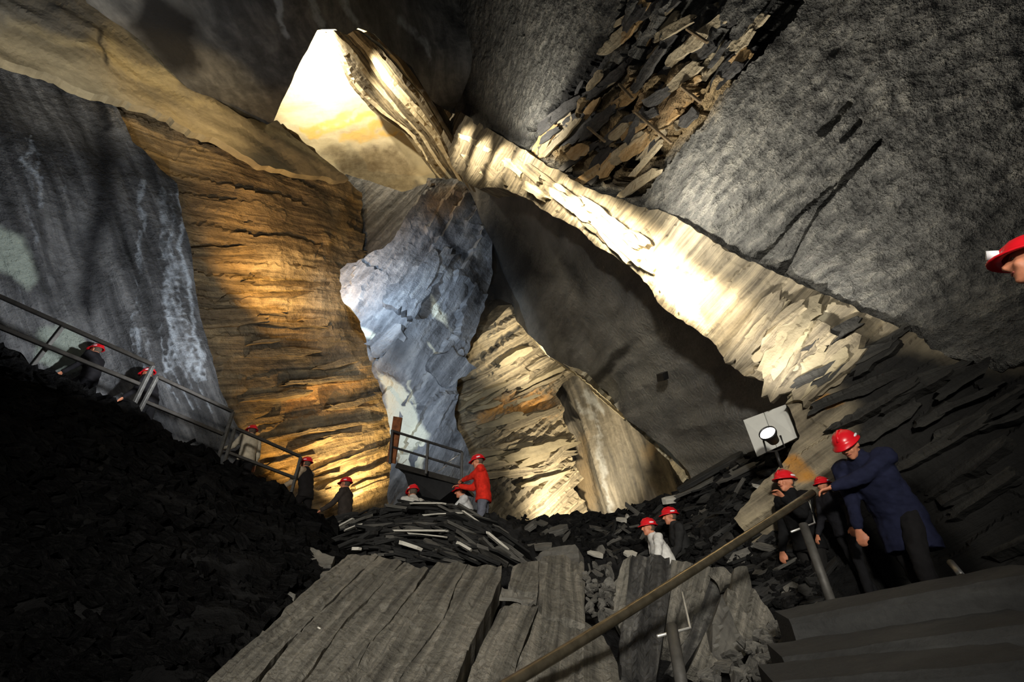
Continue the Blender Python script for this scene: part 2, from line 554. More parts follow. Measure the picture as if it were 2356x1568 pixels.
# pocket above the opening
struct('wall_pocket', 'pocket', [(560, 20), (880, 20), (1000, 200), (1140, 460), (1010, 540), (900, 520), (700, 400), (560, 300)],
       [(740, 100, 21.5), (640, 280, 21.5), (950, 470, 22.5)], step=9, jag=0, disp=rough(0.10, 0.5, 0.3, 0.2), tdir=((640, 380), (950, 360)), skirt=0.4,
       stains=[(0, 'line', [(690, 300), (790, 262)], 12, 0.75), (0, 'line', [(715, 312), (860, 268)], 12, 0.75), (0, 'line', [(780, 325), (880, 290)], 12, 0.8), (0, 'line', [(800, 330), (930, 300)], 10, 0.7),
               (0, 'line', [(760, 285), (820, 250)], 9, 0.6),
               (1, 'poly', [(700, 345), (760, 330), (920, 328), (960, 360), (990, 450), (930, 480), (800, 420)], 22, 0.62),
               (2, 'poly', [(955, 400), (990, 440), (960, 500), (920, 480)], 14, 0.8)])
# broken face of the hanging beam and the right wall
BEAM_CTRL = [(1040, 262, 17.0), (2356, 832, 4.5), (1640, 790, 7.1)]
beam_low = [(1040, 380), (1070, 415), (1110, 440), (1155, 432), (1205, 450), (1262, 490), (1340, 532), (1385, 575), (1410, 585), (1488, 650), (1520, 702), (1590, 752), (1640, 792),
            (1668, 830), (1700, 858), (1760, 880), (1800, 905), (1850, 955)]
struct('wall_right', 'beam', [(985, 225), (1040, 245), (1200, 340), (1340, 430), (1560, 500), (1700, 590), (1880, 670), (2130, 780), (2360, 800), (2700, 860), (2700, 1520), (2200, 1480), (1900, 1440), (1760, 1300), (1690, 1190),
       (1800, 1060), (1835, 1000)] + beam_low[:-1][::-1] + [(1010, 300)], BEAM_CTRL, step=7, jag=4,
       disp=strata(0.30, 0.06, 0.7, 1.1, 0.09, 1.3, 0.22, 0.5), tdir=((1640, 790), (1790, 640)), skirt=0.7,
       stains=[(0, 'poly', [(1740, 830), (1890, 700), (1900, 712), (1830, 790), (1800, 860), (1750, 850)], 8, 0.85), (0, 'poly', [(1300, 480), (1500, 560), (1640, 760), (1560, 720), (1400, 580)], 30, 0.8),  # second patch puts the lamp wash of the lower edge into the colour
               (2, 'poly', [(1870, 925), (1900, 905), (1945, 925), (1900, 945)], 9, 0.9), (2, 'poly', [(1780, 1050), (1830, 1040), (1900, 1110), (1840, 1120)], 12, 0.6),
               (1, 'poly', [(1910, 720), (2000, 760), (2200, 820), (2700, 860), (2700, 1500), (1950, 1450), (1900, 1150), (1960, 940), (1850, 830)], 45, 0.78)])  # dark patch puts the dimness of the near wall into its colour
# underside of the beam
UNDER_CTRL = [(1100, 440, 17.2), (1830, 960, 6.9), (1450, 970, 12.5)]
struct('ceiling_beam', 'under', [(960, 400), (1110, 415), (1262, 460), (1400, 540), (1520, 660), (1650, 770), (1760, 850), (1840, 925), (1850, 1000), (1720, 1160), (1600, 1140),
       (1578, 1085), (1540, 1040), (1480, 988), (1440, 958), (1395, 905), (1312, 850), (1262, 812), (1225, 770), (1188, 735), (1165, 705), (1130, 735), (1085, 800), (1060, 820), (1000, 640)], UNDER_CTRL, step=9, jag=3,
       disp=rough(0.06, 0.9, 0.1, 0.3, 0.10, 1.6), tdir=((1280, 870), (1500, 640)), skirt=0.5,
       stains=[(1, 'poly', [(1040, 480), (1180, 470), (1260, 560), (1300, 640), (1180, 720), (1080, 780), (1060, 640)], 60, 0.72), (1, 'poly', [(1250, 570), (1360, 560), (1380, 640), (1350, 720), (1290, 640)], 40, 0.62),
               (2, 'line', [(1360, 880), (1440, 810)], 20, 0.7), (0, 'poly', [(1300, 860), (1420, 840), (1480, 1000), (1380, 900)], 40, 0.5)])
# left wall, receding
J_CTRL = [(420, 600, 12.9), (860, 1130, 16.2), (830, 440, 20.3)]
struct('wall_left', 'amber', [(240, 210), (430, 290), (560, 330), (650, 285), (720, 345), (790, 412), (836, 440), (838, 520), (832, 606), (860, 640), (880, 780), (920, 900), (980, 1100), (980, 1260), (600, 1260), (420, 1040), (360, 800), (300, 500)], J_CTRL,
       step=7, jag=3, disp=strata(0.5, 0.12, 0.9, 2.6, 0.22, 0.9, 0.35, 0.3), tdir=((420, 600), (830, 660)), skirt=1.0,
       stains=[(0, 'poly', [(560, 560), (760, 560), (770, 740), (560, 760)], 60, 0.5), (1, 'poly', [(690, 770), (800, 680), (860, 760), (870, 830), (740, 860)], 40, 0.5), (2, 'poly', [(600, 860), (860, 820), (880, 940), (640, 1000)], 50, 0.45)])  # pale patch paints the lamplit area, dark patch the pillar's shadow
# overhanging tan band at the top left
struct('wall_left_upper', 'tan', [(-160, -200), (190, -60), (330, 90), (430, 190), (560, 280), (640, 272), (720, 345), (800, 420), (700, 395), (600, 380), (520, 330), (430, 288), (330, 240), (220, 215), (120, 165), (0, 132), (-160, 120)],
       [(0, 60, 10.0), (640, 280, 16.5), (330, 160, 12.6), (430, 290, 13.0)], step=8, jag=3, disp=rough(0.16, 0.9, 0.2, 0.4, 0.16, 1.0), tdir=((100, 60), (600, 330)), skirt=0.25,
       stains=[(2, 'poly', [(-160, -200), (180, -60), (250, 40), (200, 120), (-160, 60)], 40, 0.7), (0, 'line', [(20, 60), (200, 110), (400, 180)], 20, 0.6), (1, 'line', [(230, 60), (235, 150)], 10, 0.6), (0, 'poly', [(240, 70), (420, 200), (620, 290), (420, 230), (240, 150)], 20, 0.6)])
# near left wall with pale streaks
NEAR_STREAKS = [(0, 'line', [(70, 300), (65, 360), (40, 380), (90, 420)], 6, 0.62)]
_r = random.Random(9)
for _k in range(26):
    _o = _r.uniform(-190, -8)
    _p = [(415, 440), (432, 560), (448, 660), (470, 780), (500, 880), (535, 960)]
    _i = _r.randint(0, 3)
    _n = _r.randint(2, 6 - _i)
    _q = [(x + _o * (0.55 + 0.45 * (y - 440) / 500.0) + _r.uniform(-5, 5), y + _o * 0.15) for x, y in _p[_i:_i + _n]]
    NEAR_STREAKS.append((0, 'line', _q, _r.uniform(4, 9), _r.uniform(0.34, 0.56)))
for _k in range(10):
    _x, _y = _r.uniform(10, 230), _r.uniform(200, 640)
    NEAR_STREAKS.append((0, 'line', [(_x, _y), (_x + _r.uniform(0, 25), _y + _r.uniform(60, 140))], _r.uniform(5, 12), _r.uniform(0.3, 0.45)))
struct('wall_left_near', 'bluegrey', [(-200, 120), (0, 132), (120, 165), (220, 215), (262, 240), (300, 330), (405, 428), (418, 520), (436, 580), (448, 660), (462, 740), (482, 810), (505, 890), (535, 950), (552, 990), (600, 1160), (300, 1200), (-200, 1000)],
       [(0, 500, 9.2), (450, 700, 11.6), (150, 170, 11.6), (540, 980, 11.0), (250, 650, 10.6), (0, 900, 9.0)], step=8, jag=2.5, disp=rough(0.14, 0.9, 0.3, 0.35, 0.16, 1.5), tdir=((220, 300), (480, 900)), skirt=1.0,
       stains=NEAR_STREAKS + [
               (2, 'poly', [(-20, 520), (50, 540), (90, 640), (70, 660), (-20, 600)], 20, 0.9), (2, 'poly', [(90, 760), (160, 740), (200, 800), (170, 880), (80, 830)], 18, 0.9),
               (1, 'poly', [(200, 230), (290, 330), (270, 480), (240, 600), (220, 760), (160, 700), (200, 480)], 40, 0.72), (1, 'line', [(220, 210), (250, 300)], 20, 0.7)])
# little wall seen between the left wall and the pillar
struct('wall_gap', 'bluegrey', [(790, 400), (930, 440), (1040, 400), (1060, 600), (900, 680), (790, 660)], [(840, 430, 21.0), (1000, 420, 20.0), (840, 640, 19.0)], step=9, jag=0, disp=strata(0.4, 0.12, 0.3, 2, 0.05), tdir=((840, 560), (960, 440)), skirt=0.3)
# pale pillar in the middle
struct('wall_pillar', 'pillar', [(838, 592), (880, 565), (930, 510), (985, 420), (1040, 405), (1130, 440), (1130, 640), (1085, 800), (1062, 850), (1050, 960), (1080, 1040), (1105, 1110), (1140, 1260), (880, 1260), (905, 1040), (892, 960),
       (872, 880), (850, 830), (836, 765), (818, 725), (790, 690), (784, 622), (798, 602)],
       [(800, 650, 16.0), (960, 460, 17.8), (1090, 620, 17.3), (1060, 900, 15.8), (950, 1100, 14.6), (950, 800, 14.6), (1090, 1160, 15.5), (880, 900, 15.2)], step=7, jag=3,
       disp=strata(0.7, 0.22, 0.7, 2.2, 0.20, 0.8, 0.3, 0.4), tdir=((880, 740), (1010, 560)), skirt=1.2,
       stains=[(0, 'poly', [(870, 850), (930, 890), (980, 1000), (970, 1060), (960, 1120), (910, 1060), (890, 960)], 10, 0.95), (0, 'poly', [(975, 640), (1010, 690), (1050, 760), (1000, 720)], 10, 0.8), (0, 'line', [(1000, 790), (1050, 880)], 9, 0.6),
               (0, 'line', [(940, 880), (960, 940)], 7, 0.6), (0, 'poly', [(820, 740), (870, 770), (860, 790), (826, 770)], 9, 0.7), (1, 'poly', [(880, 790), (930, 730), (1000, 700), (960, 800), (910, 860)], 40, 0.62), (1, 'poly', [(1050, 620), (1140, 600), (1130, 720), (1070, 760)], 40, 0.7),
               (1, 'line', [(1010, 500), (1050, 560), (1090, 620)], 16, 0.66), (2, 'poly', [(985, 420), (1100, 430), (1060, 520), (960, 520)], 30, 0.6)])
# far chamber behind the beam
struct('wall_far', 'beam', [(1040, 860), (1090, 790), (1168, 700), (1262, 780), (1340, 850), (1290, 892), (1280, 905), (1300, 940), (1296, 965), (1322, 1000), (1310, 1040), (1322, 1075), (1345, 1100), (1318, 1120), (1345, 1150), (1366, 1190), (1366, 1240), (1060, 1260)],
       [(1190, 740, 19.0), (1080, 900, 18.0), (1330, 1180, 20.0), (1310, 860, 21.0)], step=6, jag=3.5, disp=strata(0.26, 0.18, 0.8, 1.3, 0.14, 1.1, 0.3, 0.4), tdir=((1090, 830), (1250, 740)), skirt=1.0,
       stains=[(2, 'poly', [(1080, 900), (1280, 880), (1290, 960), (1080, 1000)], 40, 0.55), (1, 'poly', [(1090, 1060), (1200, 1040), (1260, 1120), (1200, 1190), (1090, 1190)], 50, 0.6), (1, 'line', [(1080, 840), (1190, 760)], 8, 0.7)])
struct('wall_rear', 'drape', [(1250, 780), (1330, 840), (1420, 920), (1560, 1030), (1640, 1120), (1640, 1260), (1250, 1260)], [(1300, 860, 23.0), (1590, 1100, 18.0), (1350, 1190, 22.0)], step=8, jag=0,
       disp=rough(0.12, 0.7, 0.3, 0.35, 0.35, 1.0), tdir=((1340, 930), (1420, 1190)), skirt=0.5,
       stains=[(2, 'line', [(1330, 910), (1360, 960), (1400, 1080), (1410, 1170)], 9, 0.55), (2, 'line', [(1350, 900), (1380, 950)], 12, 0.6), (0, 'poly', [(1310, 990), (1360, 1000), (1380, 1180), (1320, 1180)], 25, 0.7), (0, 'poly', [(1480, 990), (1530, 1030), (1500, 1080), (1470, 1040)], 18, 0.7),
               (1, 'poly', [(1440, 1050), (1540, 1070), (1560, 1140), (1450, 1100)], 30, 0.55)])
# ground: dark rubble bank on the left, ground under the heaps, floor
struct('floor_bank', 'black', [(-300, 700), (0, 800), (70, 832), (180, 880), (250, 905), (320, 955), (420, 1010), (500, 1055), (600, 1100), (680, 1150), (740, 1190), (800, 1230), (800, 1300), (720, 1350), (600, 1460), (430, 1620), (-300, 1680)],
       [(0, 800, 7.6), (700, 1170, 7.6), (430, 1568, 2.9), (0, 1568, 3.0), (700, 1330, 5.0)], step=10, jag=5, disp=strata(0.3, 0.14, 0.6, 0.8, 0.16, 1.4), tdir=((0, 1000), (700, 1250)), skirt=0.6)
struct('floor_rubble', 'rubble', [(640, 1215), (760, 1195), (860, 1180), (1010, 1168), (1200, 1190), (1300, 1188), (1400, 1182), (1450, 1170), (1590, 1125), (1700, 1065), (1790, 1020), (1880, 985), (1960, 1060), (1960, 1480), (1500, 1500), (1100, 1480), (700, 1400)],
       [(760, 1200, 8.6), (1010, 1170, 8.8), (1300, 1190, 9.6), (1590, 1125, 9.0), (1850, 1000, 7.2), (1000, 1300, 5.8), (1400, 1320, 6.6), (1800, 1400, 4.9), (1500, 1230, 8.4)], step=9, jag=4, disp=strata(0.2, 0.15, 0.6, 0.7, 0.16, 1.4), tdir=((1300, 1250), (1800, 1150)), skirt=0.6)

# layered riser inside the opening: long splintered strips
pocket = bpy.data.objects['wall_pocket']
def curve(pts, t):
    P = np.asarray(pts, float)
    L = np.r_[0, np.cumsum(np.hypot(*(P[1:] - P[:-1]).T))]
    L /= L[-1]
    return np.c_[np.interp(t, L, P[:, 0]), np.interp(t, L, P[:, 1])]
LC = [(738, 74), (775, 130), (800, 190), (870, 262), (930, 300), (975, 370), (1020, 425)]
RC = [(832, 62), (905, 115), (995, 228), (1035, 300), (1075, 380), (1112, 446)]
rr = random.Random(3)
K = 13
M['strip_pale'] = rock_mat('pale_strip_slate', (150, 138, 110), (196, 184, 152), (222, 212, 184), (0.4, 8.0, 2.0), 0.03, 6.0, 0.02, 0.75)
M['strip_dark'] = rock_mat('dark_strip_slate', (52, 46, 36), (104, 94, 74), (150, 138, 110), (0.4, 10.0, 2.0), 0.05, 6.0, 0.02, 0.75)
for k in range(K):
    f0, f1 = k / K - 0.012, (k + 1) / K + 0.012
    t0 = max(0, rr.uniform(-0.05, 0.05)); t1 = min(1, rr.uniform(0.9, 1.05))
    t = np.linspace(t0, t1, 14)
    wob = 0.35 / K * np.sin(t * 9 + k) 
    e0 = curve(LC, t) * (1 - (f0 + wob))[:, None] + curve(RC, t) * (f0 + wob)[:, None]
    e1 = curve(LC, t) * (1 - (f1 + wob))[:, None] + curve(RC, t) * (f1 + wob)[:, None]
    z = 20.6 - 3.6 * (k + 0.5) / K + rr.uniform(-0.35, 0.35)
    ol = [tuple(p) for p in e0] + [tuple(p) for p in e1[::-1]]
    o = link('slate_strip', rock_mesh('slate_strip', ol, [(740, 76, z + 0.2), (1040, 420, z + 0.2), (1000, 230, z - 0.6)], step=7, jag=1.5, disp=strata(0.10, 0.06, 0.5, 2.0, 0.05, 1.5), tdir=(ol[2], ol[11]), skirt=0.5, solid=True),
             M['strip_pale' if k in (1, 4, 7, 8, 11) else 'strip_dark'], pocket)
# splintered rim along the far edge of the beam
beam_o = bpy.data.objects['ceiling_beam']
cfun = inv_depth(UNDER_CTRL)
for ol in ([(1163, 702), (1192, 732), (1228, 770), (1262, 806), (1290, 830), (1314, 846), (1310, 853), (1258, 816), (1222, 780), (1180, 734)],
           [(1306, 846), (1345, 868), (1392, 916), (1418, 940), (1446, 962), (1440, 970), (1408, 948), (1384, 926), (1350, 884), (1318, 858)],
           [(1440, 958), (1478, 984), (1512, 1010), (1548, 1042), (1572, 1080), (1584, 1100), (1578, 1102), (1544, 1050), (1506, 1014), (1458, 972)]):
    z = [1.0 / float(cfun(np.array([p]))[0]) + 0.02 for p in (ol[0], ol[4], ol[-1])]
    link('rim_splinter', rock_mesh('rim_splinter', ol, [(*ol[0], z[0]), (*ol[4], z[1]), (ol[-2][0], ol[-2][1], z[2] + 0.15)], step=5, jag=1.5, disp=strata(0.15, 0.03, 0.5, 0.6, 0.02, 2.0), tdir=(ol[0], ol[5]), skirt=0.1, solid=True), M['strip_pale'], beam_o)

# plates and ledges one can tell apart on the broken faces
def plates(parent, name, poly, ctrl, n, ang, Lpx, Wpx, offs, mats, seed, jag=3.0, skirt=0.12, spread=6):
    r = random.Random(seed)
    f = inv_depth(ctrl)
    xy = np.asarray(poly, float)
    lo, hi = xy.min(0), xy.max(0)
    k = 0
    while k < n:
        u, v = r.uniform(lo[0], hi[0]), r.uniform(lo[1], hi[1])
        if not in_poly(np.array([[u, v]]), poly)[0]:
            continue
        k += 1
        a = math.radians((ang(u, v) if callable(ang) else ang) + r.gauss(0, spread))
        c, s = math.cos(a), math.sin(a)
        L, W = r.uniform(*Lpx) / 2, r.uniform(*Wpx) / 2
        sk = r.uniform(-0.3, 0.3)
        m = 18
        ol = []
        for q in range(m):
            th = 2 * math.pi * q / m
            cx, sy = math.cos(th), math.sin(th)
            k_ = max(abs(cx), abs(sy)) ** 0.8
            x, y = cx / k_ * r.uniform(0.72, 1.0) * L, sy / k_ * r.uniform(0.6, 1.0) * W + cx * sk * W
            ol.append((u + c * x - s * y, v + s * x + c * y))
        off = r.uniform(*offs)
        tl = r.uniform(-0.04, 0.04)
        cc = [(p[0], p[1], max(2.0, 1.0 / float(f(np.array([p]))[0]) - off + t)) for p, t in ((ol[0], tl), (ol[6], 0), (ol[12], -tl))]
        link(name, rock_mesh(name, ol, cc, step=8, jag=jag, disp=strata(0.12, 0.015, 0.4, 0.8, 0.012, 2.5), tdir=((u - c * L, v - s * L), (u + c * L, v + s * L)), skirt=skirt, solid=False), M[r.choice(mats)], parent)
wr, ce, wl, wf, wp = (bpy.data.objects[k] for k in ('wall_right', 'ceiling', 'wall_left', 'wall_far', 'wall_pillar'))
plates(wr, 'face_plate', [(1600, 640), (1700, 660), (1880, 740), (1940, 890), (1860, 880), (1740, 790), (1660, 720)], BEAM_CTRL, 14, -47, (120, 260), (30, 80), (0.02, 0.07), ('beam', 'beam', 'tan'), 21)
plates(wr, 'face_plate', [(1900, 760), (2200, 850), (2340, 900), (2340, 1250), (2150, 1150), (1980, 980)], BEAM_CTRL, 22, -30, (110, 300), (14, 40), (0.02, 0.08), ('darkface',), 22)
plates(wr, 'face_plate', [(1060, 300), (1200, 370), (1330, 460), (1500, 560), (1480, 610), (1300, 490), (1100, 410)], BEAM_CTRL, 22, 38, (60, 170), (14, 34), (0.10, 0.25), ('beam', 'strip_pale'), 23)
PATCH = [(1230, 340), (1310, 220), (1410, 90), (1450, 0), (1820, 0), (1710, 140), (1670, 210), (1550, 330), (1460, 440), (1340, 410)]
plates(ce, 'roof_plate', PATCH, ROOF_CTRL, 95, -45, (50, 150), (12, 40), (-0.22, 0.08), ('patch', 'patch', 'patchdark', 'patchdark', 'patchorange'), 24, 1.0, 0.05, 9)
plates(wl, 'wall_ledge', [(460, 480), (780, 480), (800, 700), (860, 860), (900, 1120), (620, 1120), (500, 860)], J_CTRL, 40, lambda u, v: -12 * (v - 690) / 300.0, (70, 260), (8, 26), (0.05, 0.28), ('amber',), 25, 3.0, 0.3, 3)
plates(wf, 'wall_ledge', [(1080, 850), (1180, 760), (1290, 860), (1270, 950), (1300, 1100), (1100, 1130)], [(1190, 740, 19.0), (1080, 900, 18.0), (1330, 1180, 20.0), (1310, 860, 21.0)], 34, lambda u, v: -36 + 30 * (v - 760) / 400.0, (60, 190), (8, 26), (0.1, 0.45), ('beam', 'tan'), 26, 3.0, 0.4, 4)
plates(wp, 'pillar_plate', [(850, 700), (960, 560), (1060, 620), (1060, 860), (1000, 1060), (920, 960)], [(800, 650, 16.0), (960, 460, 17.8), (1090, 620, 17.3), (1060, 900, 15.8), (950, 1100, 14.6), (950, 800, 14.6), (1090, 1160, 15.5), (880, 900, 15.2)], 9, -50, (90, 200), (40, 90), (-0.05, 0.10), ('pillar',), 27, 5.0, 0.3, 8)
# ------------------------------------------------------------------ mesh helpers for made things
def bm_box(bm, c, ax, ay, az):
    """box at c with half-axis vectors ax, ay, az"""
    c, ax, ay, az = (Vector(x) for x in (c, ax, ay, az))
    vs = [bm.verts.new(c + sx * ax + sy * ay + sz * az) for sz in (-1, 1) for sy in (-1, 1) for sx in (-1, 1)]
    for f in ((0, 2, 3, 1), (4, 5, 7, 6), (0, 1, 5, 4), (2, 6, 7, 3), (0, 4, 6, 2), (1, 3, 7, 5)):
        bm.faces.new([vs[i] for i in f])
    return vs

def frame_of(d):
    d = Vector(d).normalized()
    a = Vector((0, 0, 1)) if abs(d.z) < 0.9 else Vector((1, 0, 0))
    x = d.cross(a).normalized()
    return d, x, x.cross(d).normalized()

def bm_tube(bm, pts, r, n=10, caps=True):
    pts = [Vector(p) for p in pts]
    rs = r if isinstance(r, (list, tuple)) else [r] * len(pts)
    rings = []
    for i, p in enumerate(pts):
        d = (pts[min(i + 1, len(pts) - 1)] - pts[max(i - 1, 0)])
        d, x, y = frame_of(d)
        rings.append([bm.verts.new(p + rs[i] * (math.cos(2 * math.pi * k / n) * x + math.sin(2 * math.pi * k / n) * y)) for k in range(n)])
    for a, b in zip(rings, rings[1:]):
        for k in range(n):
            bm.faces.new((a[k], a[(k + 1) % n], b[(k + 1) % n], b[k]))
    if caps:
        bm.faces.new(rings[0][::-1])
        bm.faces.new(rings[-1])

def tube(name, pts, r, mat, parent, n=10):
    bm = bmesh.new()
    o = parent.matrix_world.translation if False else (parent.location if parent else Vector())
    bm_tube(bm, [Vector(p) - o for p in pts], r, n)
    return link(name, to_mesh(name, bm, True), mat, parent)

def bar(name, a, b, w, h, mat, parent):
    """square bar from a to b"""
    bm = bmesh.new()
    o = parent.location if parent else Vector()
    a, b = Vector(a) - o, Vector(b) - o
    d, x, y = frame_of(b - a)
    bm_box(bm, (a + b) / 2, d * (b - a).length / 2, x * w / 2, y * h / 2)
    bmesh.ops.bevel(bm, geom=bm.edges[:], offset=min(w, h) * 0.12, segments=1, affect='EDGES')
    return link(name, to_mesh(name, bm), mat, parent)

def smooth_sc(me, scale=1.0):
    """bedding coordinates for a loose piece: its own local axes"""
    n = len(me.vertices)
    co = np.empty(n * 3, np.float32)
    me.vertices.foreach_get('co', co)
    a = me.attributes.new('sc', 'FLOAT_VECTOR', 'POINT')
    a.data.foreach_set('vector', co * scale)

M['steel'] = flat_mat('grey_painted_steel', (74, 73, 70), 0.55, 0.3, 0.3, 14, 0.0)
M['rail'] = flat_mat('worn_brown_steel', (54, 51, 47), 0.42, 0.6, 0.25, 10, 0.0, 0.6)
M['railtop'] = flat_mat('worn_handrail', (122, 112, 92), 0.28, 0.85, 0.25, 12, 0.0, 0.6)
M['darksteel'] = flat_mat('dark_steel', (46, 45, 44), 0.5, 0.4, 0.3, 10)
M['bracket'] = flat_mat('bare_steel_rod', (205, 203, 196), 0.35, 0.6, 0.15, 20)
M['rust'] = flat_mat('rust_brown_board', (112, 66, 34), 0.8, 0, 0.4, 9, 0.01)
M['pegwood'] = flat_mat('stained_peg', (128, 110, 84), 0.8, 0, 0.3, 9)
M['white'] = flat_mat('pale_board', (206, 206, 198), 0.7, 0, 0.06, 3)
M['post'] = flat_mat('dark_post', (74, 72, 68), 0.6, 0.3, 0.3, 12)
M['lens'] = flat_mat('lit_lens', (255, 250, 244), 0.3, 0, 0.0, 3, 0, 0.4, 6.0)
M['blackplastic'] = flat_mat('black_housing', (22, 22, 23), 0.45, 0, 0.3, 10)
M['block'] = rock_mat('weathered_block_slate', (62, 60, 55), (100, 97, 89), (134, 129, 118), (0.7, 16.0, 4.0), 0.03, 12.0, 0.03, 0.85, lo=0.38, hi=0.62)
M['stripe'] = rock_mat('striped_dark_slate', (28, 28, 28), (62, 61, 59), (112, 110, 104), (0.6, 9.0, 4.0), 0.03, 10.0, 0.02, 0.8, lo=0.4, hi=0.62)
M['step'] = rock_mat('worn_step_slate', (34, 34, 33), (46, 46, 45), (58, 58, 56), (0.7, 6.0, 3.0), 0.01, 30.0, 0.008, 0.85)
M['slab'] = rock_mat('loose_slate', (18, 18, 18), (34, 34, 33), (58, 57, 55), (1.5, 3.0, 6.0), 0.02, 6.0, 0.015, 0.7)
M['slabmid'] = rock_mat('loose_grey_slate', (54, 53, 51), (86, 84, 79), (116, 113, 105), (1.5, 3.0, 6.0), 0.02, 6.0, 0.015, 0.75)
M['slabpale'] = rock_mat('loose_pale_slate', (150, 147, 138), (190, 186, 174), (214, 210, 198), (1.5, 3.0, 6.0), 0.01, 6.0, 0.01, 0.75)

# ------------------------------------------------------------------ ground close to the camera
struct('floor', 'rubble', [(250, 1640), (700, 1330), (1100, 1400), (1300, 1330), (1750, 1330), (1900, 1380), (2400, 1330), (2600, 1700), (1500, 1900), (250, 1900)],
       [(700, 1330, 5.6), (1300, 1340, 6.2), (1900, 1400, 4.6), (1900, 1640, 3.0), (1600, 1480, 4.9), (1600, 1640, 3.4), (1200, 1640, 3.0), (400, 1640, 2.7)], step=14, jag=4, disp=strata(0.15, 0.08, 0.6, 0.4, 0.10, 2.2), skirt=0.3)
# path behind the heaps that the visitors walk on
def sheet(name, pts, mat, n=14, amp=0.05):
    bm = bmesh.new()
    A, B, C, D = (Vector(p) for p in pts)
    g = []
    for j in range(n + 1):
        for i in range(n + 1):
            s, t = i / n, j / n
            p = A * (1 - s) * (1 - t) + B * s * (1 - t) + C * s * t + D * (1 - s) * t
            p.z += amp * (random.random() - 0.5)
            g.append(bm.verts.new(p))
    for j in range(n):
        for i in range(n):
            k = j * (n + 1) + i
            bm.faces.new((g[k], g[k + 1], g[k + n + 2], g[k + n + 1]))
    me = to_mesh(name, bm)
    smooth_sc(me)
    o = link(name, me, M[mat])
    o['kind'] = 'structure'
    return o
sheet('floor_path', ((-12.5, 4.8, 4.4), (-3.4, 8.6, 1.4), (-3.4, 13.5, 1.2), (-12.5, 12.0, 4.2)), 'rubble')
sheet('floor_rear', ((-3.4, 8.6, 1.4), (6.5, 8.6, 0.6), (7.5, 24.0, 0.8), (-8.0, 24.0, 1.2)), 'rubble')

sheet('floor_landing', ((2.2, 0.2, -0.04), (4.2, 0.2, 0.0), (4.2, 2.3, 0.02), (2.2, 2.3, -0.02)), 'rubble', 8, 0.02)

# ------------------------------------------------------------------ large foreground slabs
def block(name, mat, label, outline, ctrl, thick=0.25, parent=None, dz=0.0, tdir=None, step=9, jag=2.0, disp=None, cat='slate slab', group=None):
    ctrl = [(u, v, z + dz) for u, v, z in ctrl]
    me = rock_mesh(name, outline, ctrl, step=step, jag=jag, disp=disp or strata(0.07, 0.03, 0.5, 0.9, 0.02, 3.0), tdir=tdir, skirt=thick, solid=True)
    o = link(name, me, M[mat], parent)
    if parent is None:
        tag(o, label, cat, group)
    return o

BIG = [(740, 1568, 2.7), (800, 1280, 5.3), (1150, 1300, 5.2)]
big = tag(empty('slate_plate', at(760, 1500, 3.3) - Vector((0, 0, 0.3))), 'huge split grey slate slab sloping up from the bottom edge to the dark heap', 'slate slab')
def big_layer(outline, dz, tdir):
    o = block('slate_layer', 'block', None, outline, BIG, 0.22, big, dz, tdir)
    o.matrix_parent_inverse = Matrix.Translation(-big.location)
T0 = ((560, 1480), (815, 1280))
big_layer([(800, 1276), (842, 1272), (870, 1276), (800, 1345), (700, 1440), (560, 1590), (430, 1610), (520, 1520), (640, 1420), (720, 1345)], 0.0, T0)
big_layer([(872, 1276), (900, 1281), (926, 1288), (860, 1360), (800, 1420), (740, 1500), (660, 1610), (560, 1610), (700, 1442), (800, 1347)], -0.03, ((640, 1560), (900, 1285)))
big_layer([(930, 1290), (958, 1300), (985, 1307), (950, 1360), (920, 1400), (850, 1480), (770, 1620), (662, 1620), (742, 1502), (802, 1422), (862, 1362)], 0.03, ((720, 1580), (970, 1305)))
big_layer([(990, 1312), (1008, 1294), (1030, 1297), (1046, 1291), (1075, 1298), (1050, 1345), (1020, 1420), (960, 1500), (880, 1620), (772, 1620), (852, 1482), (922, 1402), (952, 1362)], 0.05, ((840, 1580), (1040, 1300)))
big_layer([(1077, 1298), (1120, 1300), (1153, 1301), (1150, 1330), (1128, 1385), (1110, 1420), (1085, 1470), (1060, 1540), (1030, 1620), (882, 1620), (962, 1502), (1022, 1422), (1052, 1347)], 0.01, ((960, 1580), (1130, 1300)))
SEC = [(1150, 1568, 2.9), (1200, 1300, 5.3), (1380, 1400, 4.4)]
sec = tag(empty('slate_plate', at(1230, 1500, 3.4) - Vector((0, 0, 0.3))), 'broken grey slate slab with a rounded upright end, crossed by the lowest stretch of handrail', 'slate slab')
def sec_layer(outline, dz, tdir):
    o = block('slate_layer', 'block', None, outline, SEC, 0.22, sec, dz, tdir)
    o.matrix_parent_inverse = Matrix.Translation(-sec.location)
sec_layer([(1180, 1302), (1205, 1293), (1238, 1292), (1240, 1330), (1238, 1366), (1200, 1362), (1172, 1345)], 0.05, ((1190, 1360), (1215, 1295)))
sec_layer([(1240, 1290), (1258, 1278), (1290, 1275), (1325, 1279), (1342, 1296), (1344, 1350), (1346, 1430), (1300, 1420), (1262, 1412), (1240, 1390)], -0.06, ((1285, 1420), (1290, 1280)))
sec_layer([(1150, 1395), (1190, 1390), (1240, 1392), (1215, 1460), (1190, 1520), (1160, 1620), (1058, 1620), (1090, 1520), (1120, 1460)], 0.02, ((1110, 1560), (1190, 1395)))
sec_layer([(1243, 1396), (1300, 1424), (1350, 1434), (1390, 1460), (1420, 1520), (1440, 1620), (1165, 1620), (1192, 1522), (1218, 1462)], 0.06, ((1270, 1580), (1290, 1420)))
